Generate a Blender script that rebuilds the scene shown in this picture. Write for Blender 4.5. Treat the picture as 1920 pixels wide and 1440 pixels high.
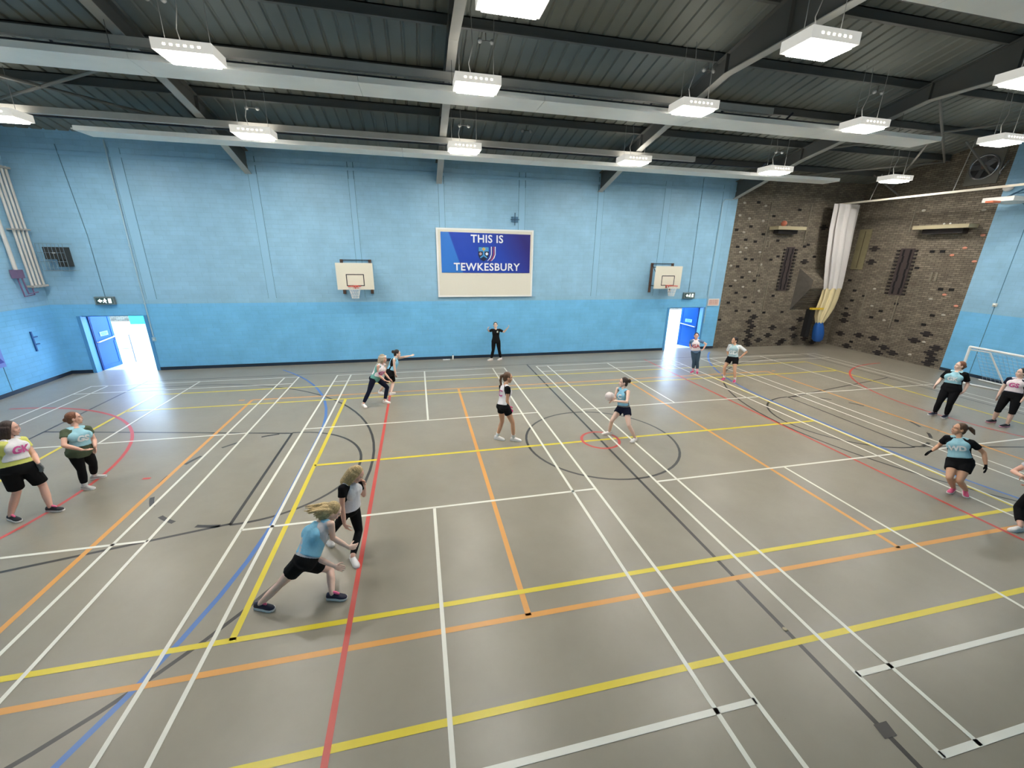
import bpy, bmesh, math, random
from math import sin, cos, pi, radians as rad, sqrt
from mathutils import Vector as V, Matrix
random.seed(7)
for _o in list(bpy.data.objects): bpy.data.objects.remove(_o)
SC = bpy.context.scene
COL = SC.collection

# ------------------------------------------------------------------ camera, world, exposure
cam_d = bpy.data.cameras.new('camera'); cam = bpy.data.objects.new('camera', cam_d); COL.objects.link(cam)
cam_d.sensor_fit = 'HORIZONTAL'; cam_d.sensor_width = 36.0; cam_d.lens = 759.16/1920*36; cam_d.clip_start = .05; cam_d.clip_end = 300
_yaw, _pit, _rol = 0.2275, 0.3148, -0.0170
_r0 = V((cos(_yaw), -sin(_yaw), 0)); _f = V((sin(_yaw)*cos(_pit), cos(_yaw)*cos(_pit), -sin(_pit)))
_d0 = -(_r0.cross(_f)); _r = _r0*cos(_rol)+_d0*sin(_rol); _d = -_r0*sin(_rol)+_d0*cos(_rol)
_m = Matrix((_r, -_d, -_f)).transposed().to_4x4(); _m.translation = V((-0.0797, -8.2249, 4.3019)); cam.matrix_world = _m
SC.camera = cam
SC.view_settings.view_transform = 'Standard'; SC.view_settings.look = 'None'; SC.view_settings.gamma = 1.0
SC.view_settings.use_curve_mapping = False; SC.view_settings.exposure = 2.2
SC.cycles.use_denoising = True; SC.cycles.max_bounces = 6; SC.cycles.diffuse_bounces = 3; SC.cycles.glossy_bounces = 2; SC.cycles.use_adaptive_sampling = True; SC.cycles.adaptive_threshold = .04
SC.cycles.sample_clamp_indirect = 8.0
LAMP = 34.0          # emission of the light fittings
SKY = 2.4            # daylight outside the two fire doors
wd = bpy.data.worlds.new('sky'); SC.world = wd; wd.use_nodes = True
_bg = wd.node_tree.nodes['Background']; _bg.inputs[0].default_value = (.46, .69, 1.0, 1); _bg.inputs[1].default_value = SKY

# ------------------------------------------------------------------ materials
MATS = {}
def s2l(c):
    return tuple(((x/255)/12.92 if x/255 <= .04045 else ((x/255+.055)/1.055)**2.4) for x in c)
def mat(name, col, rough=.6, spec=.5, metal=0, emit=None, estr=0, noise=0, nscale=8, bump=0, bscale=60, alpha=1):
    if name in MATS: return MATS[name]
    m = bpy.data.materials.new(name); m.use_nodes = True; MATS[name] = m
    nt = m.node_tree; b = nt.nodes['Principled BSDF']
    b.inputs['Base Color'].default_value = (*col, 1); b.inputs['Roughness'].default_value = rough
    b.inputs['Specular IOR Level'].default_value = spec; b.inputs['Metallic'].default_value = metal
    if emit: b.inputs['Emission Color'].default_value = (*emit, 1); b.inputs['Emission Strength'].default_value = estr
    if alpha < 1: b.inputs['Alpha'].default_value = alpha
    if noise or bump:
        g = nt.nodes.new('ShaderNodeNewGeometry')
    if noise:
        n = nt.nodes.new('ShaderNodeTexNoise'); n.inputs['Scale'].default_value = nscale; n.inputs['Detail'].default_value = 4
        nt.links.new(g.outputs['Position'], n.inputs['Vector'])
        r = nt.nodes.new('ShaderNodeMapRange'); r.inputs[1].default_value = .3; r.inputs[2].default_value = .7
        r.inputs[3].default_value = 1-noise; r.inputs[4].default_value = 1+noise
        nt.links.new(n.outputs['Fac'], r.inputs[0])
        x = nt.nodes.new('ShaderNodeMix'); x.data_type = 'RGBA'; x.blend_type = 'MULTIPLY'; x.inputs[0].default_value = 1
        x.inputs[6].default_value = (*col, 1); nt.links.new(r.outputs[0], x.inputs[7]); nt.links.new(x.outputs[2], b.inputs['Base Color'])
    if bump:
        n2 = nt.nodes.new('ShaderNodeTexNoise'); n2.inputs['Scale'].default_value = bscale; n2.inputs['Detail'].default_value = 3
        nt.links.new(g.outputs['Position'], n2.inputs['Vector'])
        bp = nt.nodes.new('ShaderNodeBump'); bp.inputs['Strength'].default_value = bump; bp.inputs['Distance'].default_value = .01
        nt.links.new(n2.outputs['Fac'], bp.inputs['Height']); nt.links.new(bp.outputs[0], b.inputs['Normal'])
    return m
def rgb(name, c255, **k): return mat(name, s2l(c255), **k)

def wall_mat(name, axis, upper, lower, split=2.39):
    """painted blockwork, two colours meeting at the dado height; axis 'x' or 'y' runs along the wall"""
    m = bpy.data.materials.new(name); m.use_nodes = True; MATS[name] = m; nt = m.node_tree; L = nt.links.new
    b = nt.nodes['Principled BSDF']; b.inputs['Roughness'].default_value = .45; b.inputs['Specular IOR Level'].default_value = .35
    g = nt.nodes.new('ShaderNodeNewGeometry'); sp = nt.nodes.new('ShaderNodeSeparateXYZ'); L(g.outputs['Position'], sp.inputs[0])
    cb = nt.nodes.new('ShaderNodeCombineXYZ'); L(sp.outputs['X' if axis == 'x' else 'Y'], cb.inputs[0]); L(sp.outputs['Z'], cb.inputs[1])
    gt = nt.nodes.new('ShaderNodeMath'); gt.operation = 'GREATER_THAN'; gt.inputs[1].default_value = split; L(sp.outputs['Z'], gt.inputs[0])
    mx = nt.nodes.new('ShaderNodeMix'); mx.data_type = 'RGBA'; mx.inputs[6].default_value = (*lower, 1); mx.inputs[7].default_value = (*upper, 1); L(gt.outputs[0], mx.inputs[0])
    n = nt.nodes.new('ShaderNodeTexNoise'); n.inputs['Scale'].default_value = 1.3; n.inputs['Detail'].default_value = 6; n.inputs['Roughness'].default_value = .65; L(g.outputs['Position'], n.inputs['Vector'])
    r = nt.nodes.new('ShaderNodeMapRange'); r.inputs[1].default_value = .3; r.inputs[2].default_value = .7; r.inputs[3].default_value = .9; r.inputs[4].default_value = 1.08; L(n.outputs['Fac'], r.inputs[0])
    mu = nt.nodes.new('ShaderNodeMix'); mu.data_type = 'RGBA'; mu.blend_type = 'MULTIPLY'; mu.inputs[0].default_value = 1; L(mx.outputs[2], mu.inputs[6]); L(r.outputs[0], mu.inputs[7])
    bk = nt.nodes.new('ShaderNodeTexBrick'); bk.inputs['Scale'].default_value = 1; bk.inputs['Brick Width'].default_value = .45; bk.inputs['Row Height'].default_value = .15
    bk.inputs['Mortar Size'].default_value = .008; bk.inputs['Mortar Smooth'].default_value = .6
    bk.inputs['Color1'].default_value = (1, 1, 1, 1); bk.inputs['Color2'].default_value = (.96, .96, .96, 1); bk.inputs['Mortar'].default_value = (.88, .88, .88, 1)
    L(cb.outputs[0], bk.inputs['Vector'])
    m2 = nt.nodes.new('ShaderNodeMix'); m2.data_type = 'RGBA'; m2.blend_type = 'MULTIPLY'; m2.inputs[0].default_value = 1; L(mu.outputs[2], m2.inputs[6]); L(bk.outputs['Color'], m2.inputs[7])
    L(m2.outputs[2], b.inputs['Base Color'])
    bp = nt.nodes.new('ShaderNodeBump'); bp.inputs['Strength'].default_value = .35; bp.inputs['Distance'].default_value = .01; bp.invert = True; L(bk.outputs['Fac'], bp.inputs['Height']); L(bp.outputs[0], b.inputs['Normal'])
    return m

def brick_mat(name, axis):
    m = bpy.data.materials.new(name); m.use_nodes = True; MATS[name] = m; nt = m.node_tree; L = nt.links.new
    b = nt.nodes['Principled BSDF']; b.inputs['Roughness'].default_value = .75; b.inputs['Specular IOR Level'].default_value = .3
    g = nt.nodes.new('ShaderNodeNewGeometry'); sp = nt.nodes.new('ShaderNodeSeparateXYZ'); L(g.outputs['Position'], sp.inputs[0])
    cb = nt.nodes.new('ShaderNodeCombineXYZ'); L(sp.outputs['X' if axis == 'x' else 'Y'], cb.inputs[0]); L(sp.outputs['Z'], cb.inputs[1])
    bk = nt.nodes.new('ShaderNodeTexBrick'); bk.inputs['Scale'].default_value = 1; bk.inputs['Brick Width'].default_value = .225; bk.inputs['Row Height'].default_value = .075
    bk.inputs['Mortar Size'].default_value = .008; bk.inputs['Mortar Smooth'].default_value = .2; bk.inputs['Bias'].default_value = -.2
    bk.inputs['Color1'].default_value = (*s2l((116, 106, 92)), 1); bk.inputs['Color2'].default_value = (*s2l((144, 134, 117)), 1); bk.inputs['Mortar'].default_value = (*s2l((82, 74, 64)), 1)
    L(cb.outputs[0], bk.inputs['Vector'])
    n = nt.nodes.new('ShaderNodeTexNoise'); n.inputs['Scale'].default_value = 2.2; n.inputs['Detail'].default_value = 8; n.inputs['Roughness'].default_value = .7; L(g.outputs['Position'], n.inputs['Vector'])
    r = nt.nodes.new('ShaderNodeMapRange'); r.inputs[1].default_value = .3; r.inputs[2].default_value = .7; r.inputs[3].default_value = .72; r.inputs[4].default_value = 1.2; L(n.outputs['Fac'], r.inputs[0])
    mu = nt.nodes.new('ShaderNodeMix'); mu.data_type = 'RGBA'; mu.blend_type = 'MULTIPLY'; mu.inputs[0].default_value = 1; L(bk.outputs['Color'], mu.inputs[6]); L(r.outputs[0], mu.inputs[7])
    L(mu.outputs[2], b.inputs['Base Color'])
    bp = nt.nodes.new('ShaderNodeBump'); bp.inputs['Strength'].default_value = .7; bp.inputs['Distance'].default_value = .012; bp.invert = True; L(bk.outputs['Fac'], bp.inputs['Height']); L(bp.outputs[0], b.inputs['Normal'])
    return m

def floor_mat():
    m = bpy.data.materials.new('hall_floor'); m.use_nodes = True; nt = m.node_tree; L = nt.links.new
    b = nt.nodes['Principled BSDF']; g = nt.nodes.new('ShaderNodeNewGeometry')
    n = nt.nodes.new('ShaderNodeTexNoise'); n.inputs['Scale'].default_value = .9; n.inputs['Detail'].default_value = 8; n.inputs['Roughness'].default_value = .6; L(g.outputs['Position'], n.inputs['Vector'])
    cr = nt.nodes.new('ShaderNodeValToRGB'); e = cr.color_ramp.elements; e[0].position = .3; e[1].position = .75
    e[0].color = (.250, .221, .170, 1); e[1].color = (.300, .268, .208, 1); L(n.outputs['Fac'], cr.inputs[0])
    # scuff marks
    mp = nt.nodes.new('ShaderNodeMapping'); mp.inputs['Scale'].default_value = (3, 9, 1); mp.inputs['Rotation'].default_value = (0, 0, .6); L(g.outputs['Position'], mp.inputs[0])
    v = nt.nodes.new('ShaderNodeTexNoise'); v.inputs['Scale'].default_value = 4; v.inputs['Detail'].default_value = 10; v.inputs['Roughness'].default_value = .8; L(mp.outputs[0], v.inputs['Vector'])
    rr = nt.nodes.new('ShaderNodeMapRange'); rr.inputs[1].default_value = .62; rr.inputs[2].default_value = .8; rr.inputs[3].default_value = 0; rr.inputs[4].default_value = .35; L(v.outputs['Fac'], rr.inputs[0])
    mx = nt.nodes.new('ShaderNodeMix'); mx.data_type = 'RGBA'; mx.inputs[7].default_value = (.16, .147, .12, 1); L(rr.outputs[0], mx.inputs[0]); L(cr.outputs[0], mx.inputs[6]); L(mx.outputs[2], b.inputs['Base Color'])
    r2 = nt.nodes.new('ShaderNodeMapRange'); r2.inputs[1].default_value = .3; r2.inputs[2].default_value = .7; r2.inputs[3].default_value = .26; r2.inputs[4].default_value = .40; L(v.outputs['Fac'], r2.inputs[0]); L(r2.outputs[0], b.inputs['Roughness'])
    b.inputs['Specular IOR Level'].default_value = .5
    n3 = nt.nodes.new('ShaderNodeTexNoise'); n3.inputs['Scale'].default_value = 2.6; n3.inputs['Detail'].default_value = 2; L(g.outputs['Position'], n3.inputs['Vector'])
    bp = nt.nodes.new('ShaderNodeBump'); bp.inputs['Strength'].default_value = .12; bp.inputs['Distance'].default_value = .02; L(n3.outputs['Fac'], bp.inputs['Height']); L(bp.outputs[0], b.inputs['Normal'])
    return m

# ------------------------------------------------------------------ mesh helpers
class MB:
    def __init__(s): s.v = []; s.f = []; s.mi = []
    def add(s, vs, fs, mi=0):
        o = len(s.v); s.v += [tuple(x) for x in vs]; s.f += [tuple(i+o for i in q) for q in fs]; s.mi += [mi]*len(fs); return s
    def box(s, a, b, mi=0):
        (x0, y0, z0), (x1, y1, z1) = a, b
        return s.add([(x0,y0,z0),(x1,y0,z0),(x1,y1,z0),(x0,y1,z0),(x0,y0,z1),(x1,y0,z1),(x1,y1,z1),(x0,y1,z1)],
                     [(0,3,2,1),(4,5,6,7),(0,1,5,4),(1,2,6,5),(2,3,7,6),(3,0,4,7)], mi)
    def obox(s, c, ax, ay, az, mi=0):
        c, ax, ay, az = V(c), V(ax), V(ay), V(az); p = []
        for k in (-1, 1):
            for i, j in ((-1,-1),(1,-1),(1,1),(-1,1)): p.append(c+ax*i+ay*j+az*k)
        return s.add(p, [(0,3,2,1),(4,5,6,7),(0,1,5,4),(1,2,6,5),(2,3,7,6),(3,0,4,7)], mi)
    def rings(s, rs, n=14, mi=0, cap=True):
        """rs: list of (centre, axis_u, axis_v): closed loft of ellipses"""
        vs = []; fs = []
        for c, u, w in rs:
            c, u, w = V(c), V(u), V(w)
            for k in range(n):
                a = 2*pi*k/n; vs.append(c+u*cos(a)+w*sin(a))
        m = len(rs)
        for i in range(m-1):
            for k in range(n): fs.append((i*n+k, i*n+(k+1) % n, (i+1)*n+(k+1) % n, (i+1)*n+k))
        if cap: fs.append(tuple(range(n-1, -1, -1))); fs.append(tuple((m-1)*n+k for k in range(n)))
        return s.add(vs, fs, mi)
    def tube(s, pts, rad, n=10, dome=False, mi=0):
        pts = [V(p) for p in pts]; m = len(pts); rad = [rad]*m if not hasattr(rad, '__len__') else list(rad)
        T = []
        for i in range(m):
            t = (pts[min(i+1, m-1)]-pts[max(i-1, 0)]); T.append(t.normalized() if t.length > 1e-9 else V((0, 0, 1)))
        ref = V((0, 0, 1)) if abs(T[0].z) < .9 else V((1, 0, 0)); u = (ref-T[0]*ref.dot(T[0])).normalized(); rs = []
        for i in range(m):
            u = (u-T[i]*u.dot(T[i])).normalized(); w = T[i].cross(u); r = rad[i]
            if dome and i == 0:
                rs += [(pts[0]-T[0]*r*.95, u*r*.3, w*r*.3), (pts[0]-T[0]*r*.65, u*r*.76, w*r*.76)]
            rs.append((pts[i], u*r, w*r))
            if dome and i == m-1:
                rs += [(pts[i]+T[i]*r*.65, u*r*.76, w*r*.76), (pts[i]+T[i]*r*.95, u*r*.3, w*r*.3)]
        return s.rings(rs, n, mi)
    def ell(s, c, a, b, d, n=14, m=9, mi=0):
        """ellipsoid with axis vectors a, b, d (d = pole axis)"""
        c, a, b, d = V(c), V(a), V(b), V(d); rs = []
        for i in range(m+1):
            t = -pi/2+pi*i/m; k = max(cos(t), .05); rs.append((c+d*sin(t), a*k, b*k))
        return s.rings(rs, n, mi)
    def mesh(s, name, org=(0, 0, 0)):
        me = bpy.data.meshes.new(name); o = V(org)
        me.from_pydata([tuple(V(v)-o) for v in s.v], [], s.f)
        if any(s.mi): me.polygons.foreach_set('material_index', s.mi)
        bm = bmesh.new(); bm.from_mesh(me); bmesh.ops.recalc_face_normals(bm, faces=bm.faces[:]); bm.to_mesh(me); bm.free()
        me.update(); return me
ORG = {}
def link(name, me, m, parent=None, smooth=False, kind=None, label=None, cat=None, group=None):
    o = bpy.data.objects.new(name, me); COL.objects.link(o)
    if m is not None and me is not None and not me.materials:
        for x in (m if isinstance(m, (list, tuple)) else [m]): me.materials.append(x)
    if parent is not None: o.parent = parent
    if smooth and me is not None:
        me.polygons.foreach_set('use_smooth', [True]*len(me.polygons)); me.update()
        try: me.set_sharp_from_angle(angle=rad(smooth if smooth is not True else 50))
        except Exception: pass
    if kind: o['kind'] = kind
    if label: o['label'] = label
    if cat: o['category'] = cat
    if group: o['group'] = group
    return o
def org(parent): return ORG.get(parent.name, V((0, 0, 0))) if parent is not None else V((0, 0, 0))
def build(mb, name, m, parent=None, smooth=False, **k):
    """world-space mesh builder linked as one object (child meshes are stored relative to their thing's base)"""
    og = org(parent); o = link(name, mb.mesh(name, og), m, parent, smooth, **k)
    if parent is not None: ORG[o.name] = og
    return o
def empty(name, loc, label=None, cat=None, group=None, kind=None):
    o = bpy.data.objects.new(name, None); COL.objects.link(o); o.location = loc; o.empty_display_size = .2; ORG[o.name] = V(loc)
    for k, v in (('label', label), ('category', cat), ('group', group), ('kind', kind)):
        if v: o[k] = v
    return o
def copy_tree(o, parent=None, loc=None):
    c = o.copy(); COL.objects.link(c)
    if parent is not None: c.parent = parent
    if loc is not None: c.location = loc; ORG[c.name] = V(loc)
    for ch in o.children: copy_tree(ch, c)
    return c
def text_mesh(txt, size, spacing=1.0, offset=0.0):
    """flat lettering as (verts2d, faces), centred"""
    cu = bpy.data.curves.new('lettering', 'FONT'); cu.body = txt; cu.size = size; cu.align_x = 'CENTER'; cu.align_y = 'CENTER'; cu.space_character = spacing; cu.offset = offset; cu.resolution_u = 3
    o = bpy.data.objects.new('lettering', cu); COL.objects.link(o)
    me = bpy.data.meshes.new_from_object(o.evaluated_get(bpy.context.evaluated_depsgraph_get()))
    vs = [tuple(v.co) for v in me.vertices]; fs = [tuple(p.vertices) for p in me.polygons]
    bpy.data.objects.remove(o); bpy.data.curves.remove(cu); bpy.data.meshes.remove(me)
    return vs, fs

# ------------------------------------------------------------------ shared colours
XL, XR, YB, YF = -12.05, 20.65, 8.45, -8.9
CX = 4.05
def roof(y): return 9.35-.21*abs(y)
BLUE_U, BLUE_L = (.315, .555, .74), (.195, .545, .86)
M_wx = wall_mat('painted_block_wall_x', 'x', BLUE_U, BLUE_L); M_wy = wall_mat('painted_block_wall_y', 'y', BLUE_U, BLUE_L)
M_bx = brick_mat('climbing_brick_x', 'x'); M_by = brick_mat('climbing_brick_y', 'y')
M_paint = mat('wall_paint_upper', BLUE_U, .45, .35); M_joint = rgb('wall_joint', (70, 112, 138), rough=.8)
M_skirt = rgb('skirting_navy', (32, 48, 66), rough=.4)
M_white = rgb('white_enamel', (232, 230, 222), rough=.4); M_panel = rgb('white_heater_panel', (246, 245, 238), rough=.5, noise=.03, nscale=1.5)
M_roof = rgb('roof_sheet', (116, 120, 114), rough=.55, noise=.12, nscale=.7); M_steel = rgb('dark_steel', (90, 91, 88), rough=.5)
M_flange = rgb('steel_flange', (168, 167, 161), rough=.5, noise=.06, nscale=2); M_trunk = rgb('grey_trunking', (178, 176, 168), rough=.45, noise=.06, nscale=2)
M_black = rgb('black_plastic', (28, 28, 30), rough=.5); M_navy = rgb('navy_metal', (34, 44, 58), rough=.5)
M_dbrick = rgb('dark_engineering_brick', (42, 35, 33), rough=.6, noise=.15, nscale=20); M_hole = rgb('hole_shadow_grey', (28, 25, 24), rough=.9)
# ------------------------------------------------------------------ floor and court markings
fl = build(MB().box((XL-.3, YF-.3, -.2), (XR+.3, YB+.3, 0)), 'floor', floor_mat(), kind='structure')
LC = {'white': rgb('line_white', (226, 224, 212), rough=.35), 'yellow': rgb('line_yellow', (228, 206, 50), rough=.35), 'orange': rgb('line_orange', (226, 160, 78), rough=.35),
      'red': rgb('line_red', (205, 78, 68), rough=.35), 'black': rgb('line_black', (62, 58, 54), rough=.35), 'blue': rgb('line_blue', (84, 124, 190), rough=.35), 'plate': rgb('floor_plate', (78, 73, 68), rough=.5)}
for _m in LC.values():
    _b = _m.node_tree.nodes['Principled BSDF'].inputs['Base Color']; _b.default_value = [c*(1.0 if _m is LC['white'] else .9) for c in _b.default_value[:3]]+[1]
LZ = {'black': .0008, 'blue': .0014, 'orange': .0020, 'yellow': .0026, 'red': .0032, 'white': .0038}
LW = {'white': .05, 'yellow': .075, 'orange': .075, 'red': .065, 'black': .055, 'blue': .07}
NM = {'white': 'badminton_line', 'yellow': 'yellow_court_line', 'orange': 'volleyball_line', 'red': 'netball_line', 'black': 'basketball_line', 'blue': 'handball_line'}
def strip(pts, c, closed=False, w=None, name=None):
    w = (w or LW[c])/2; z = LZ[c]; n = len(pts); mb = MB(); vs = []
    for i, p in enumerate(pts):
        a = pts[(i-1) % n] if closed or i > 0 else p; b = pts[(i+1) % n] if closed or i < n-1 else p
        t = V((b[0]-a[0], b[1]-a[1], 0)).normalized(); q = V((-t.y, t.x, 0))*w
        vs += [(p[0]+q.x, p[1]+q.y, z), (p[0]-q.x, p[1]-q.y, z)]
    k = n if closed else n-1
    mb.add(vs, [(2*i, 2*i+1, 2*((i+1) % n)+1, 2*((i+1) % n)) for i in range(k)])
    return build(mb, name or NM[c], LC[c], fl)
def seg(x0, y0, x1, y1, c, w=None): return strip([(x0, y0), (x1, y1)], c, w=w)
def arc(cx, cy, r, a0, a1, c, n=40, w=None): return strip([(cx+r*cos(rad(a0+(a1-a0)*i/n)), cy+r*sin(rad(a0+(a1-a0)*i/n))) for i in range(n+1)], c, w=w)
def circ(cx, cy, r, c, n=56): return strip([(cx+r*cos(2*pi*i/n), cy+r*sin(2*pi*i/n)) for i in range(n)], c, closed=True)
for bx in (-7.37, 0, 7.403, 14.877):                    # four badminton courts
    e = .025
    for x in (-3.05, -2.59, 2.59, 3.05): seg(bx+x, -6.7-e, bx+x, 6.7+e, 'white')
    for y in (-6.7, -5.94, -1.98, 1.98, 5.94, 6.7): seg(bx-3.05, y, bx+3.05, y, 'white', .06 if y < -5 else None)
    for s in (-1, 1): seg(bx, 1.98*s, bx, 6.7*s, 'white')
for y in (-5.48, 5.48): seg(-8.03, y, 16.12, y, 'yellow')
for x in (-8.03, 16.12): seg(x, -5.48, x, 5.48, 'yellow')
for y in (-4.1, 4.1): seg(-8.03 if y > 0 else -8.03, y, 16.12, y, 'yellow')
for x in (-2.38, 10.42): seg(x, -4.1, x, 4.1, 'yellow')
seg(-2.38, 0, 10.42, 0, 'yellow')
for y in (-4.48, 4.48): seg(-5.05, y, 13.15, y, 'orange')
for x in (-5.05, 1.05, 7.05, 13.15): seg(x, -4.48, x, 4.48, 'orange')
for x0 in (-5.42, 13.4): seg(x0, 4.5, x0+.16, 4.5, 'orange')
for x in (-1.1, 9.27): seg(x, -7.6, x, 7.0, 'red')
circ(CX, 0, .45, 'red')
arc(-11.15, 0, 4.85, -90, 90, 'red'); arc(19.25, 0, 4.75, 90, 270, 'red')
seg(-5.49, .08, -5.35, .07, 'red')
seg(CX, -7, CX, 7, 'black'); circ(CX, 0, 1.8, 'black')
for y in (-7.03, 7.03): seg(-9.1, y, 17.1, y, 'black', .045)
for s in (-1, 1):
    X = lambda x: CX+s*x                                   # s = 1: right half, mirrored
    seg(X(13.1), -7.03, X(13.1), 7.03, 'black')
    for q in (-1, 1): seg(X(7.32), 1.77*q, X(13.1), 2.95*q, 'black')
    seg(X(7.32), -1.8, X(7.32), 1.8, 'black')
    a = 90 if s > 0 else -90
    arc(X(7.32), 0, 1.8, a, a+180, 'black')
    for k in range(7):                                      # dashed half of the free-throw circle
        a1 = a+180+9+k*25.7; arc(X(7.32), 0, 1.8, a1, a1+12, 'black', 5, .07)
    a2 = 84
    strip([(X(13.1), 6.27)]+[(X(11.57-6.3*cos(rad(t))), 6.3*sin(rad(t))) for t in range(a2, -a2-1, -4)]+[(X(13.1), -6.27)], 'black')
    gx = 15.65 if s < 0 else 15.5
    strip([(X(gx-9*cos(rad(t))), 1.5+9*sin(rad(t))) for t in range(44, -1, -4)]+[(X(gx-9*cos(rad(t))), -1.5-9*sin(rad(t))) for t in range(0, 45, 4)], 'blue')
build(MB().add([(3.98,-6.49,.005),(4.13,-6.49,.005),(4.16,-6.37,.005),(4.0,-6.37,.005)], [(0,1,2,3)]), 'floor_plate', LC['plate'], fl)
for sx, sy in ((4.05, -5.31), (4.05, 5.9)):
    build(MB().rings([((sx, sy, .004), (.03, 0, 0), (0, .03, 0)), ((sx, sy, .007), (.022, 0, 0), (0, .022, 0))]), 'floor_socket', rgb('socket_brass', (150, 142, 120), rough=.3, metal=.6), fl)

# ------------------------------------------------------------------ walls
DL = (-11.36, -9.43); DR = (11.09, 12.97); DH = 2.0; BRX = 13.78
mb = MB()
xs = [XL, DL[0], DL[1], DR[0], DR[1], BRX]
for a, b, z0 in ((XL, DL[0], 0), (DL[0], DL[1], DH), (DL[1], DR[0], 0), (DR[0], DR[1], DH), (DR[1], BRX, 0)):
    mb.box((a, YB, z0), (b, YB+.3, 7.75))
wb = build(mb, 'wall_back', M_wx, kind='structure')
wbb = build(MB().box((BRX, YB+.0, 0), (XR+.3, YB+.3, 7.75)), 'wall_back_brick', M_bx, kind='structure')
def gable(x0, x1, ya, yb):
    mb = MB(); ys = sorted({ya, yb} | ({0.0} if ya < 0 < yb else set())); vs = []
    for x in (x0, x1):
        for y in ys: vs += [(x, y, 0), (x, y, roof(y)+.12)]
    n = len(ys); fs = []
    for i in range(n-1):
        a = 2*i; b = 2*n+2*i
        fs += [(a, a+2, a+3, a+1), (b, b+1, b+3, b+2), (a, b, b+2, a+2), (a+1, a+3, b+3, b+1)]
    fs += [(0, 1, 2*n+1, 2*n), (2*n-2, 4*n-2, 4*n-1, 2*n-1)]
    return mb.add(vs, fs)
wl = build(gable(XL-.3, XL, YF-.3, YB+.3), 'wall_left', M_wy, kind='structure')
wr = build(gable(XR, XR+.3, YF-.3, 3.5), 'wall_right', M_wy, kind='structure')
wrb = build(gable(XR, XR+.3, 3.5, YB+.3), 'wall_right_brick', M_by, kind='structure')
build(MB().box((XL, YF-.3, 0), (XR, YF, 7.6)), 'wall_front', M_wx, kind='structure')
# skirtings
build(MB().box((DL[1]+.06, YB-.02, .0), (DR[0]-.06, YB, .115)).box((XL, YB-.02, 0), (DL[0]-.06, YB, .115)).box((DR[1]+.06, YB-.02, 0), (BRX, YB, .115)), 'baseboard_back', M_skirt, kind='structure')
build(MB().box((XL, YF, 0), (XL+.02, YB-.02, .115)), 'baseboard_left', M_skirt, kind='structure')
build(MB().box((XR-.02, YF, 0), (XR, 3.5, .115)), 'baseboard_right', M_skirt, kind='structure')
# column strips with open joints either side, and the ring-beam ledge
jm = {}
for a, b in ((-9.24, -8.96), (-5.42, -5.17), (-2.26, -2.07), (.86, 1.06), (3.93, 4.18), (7.22, 7.46), (10.2, 10.48), (13.0, 13.3)):
    build(MB().box((a, YB-.012, 2.52), (b, YB, 6.66 if b-a < .26 else 7.2)), 'column_strip', M_paint, wb)
    for x in (a, b): build(MB().box((x-.011, YB-.004, 2.55), (x+.011, YB+.002, 7.2)), 'joint', M_joint, wb)
build(MB().box((XL, YB-.02, 6.93), (BRX, YB, 7.02)), 'ledge', M_paint, wb)
for y in (6.2, 1.0, -3): build(MB().box((XL-.002, y-.01, .12), (XL+.004, y+.01, 7.9)), 'joint', M_joint, wl)
build(MB().box((XR-.004, 2.55, .12), (XR+.002, 2.57, 8.0)), 'joint', M_joint, wr)

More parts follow.
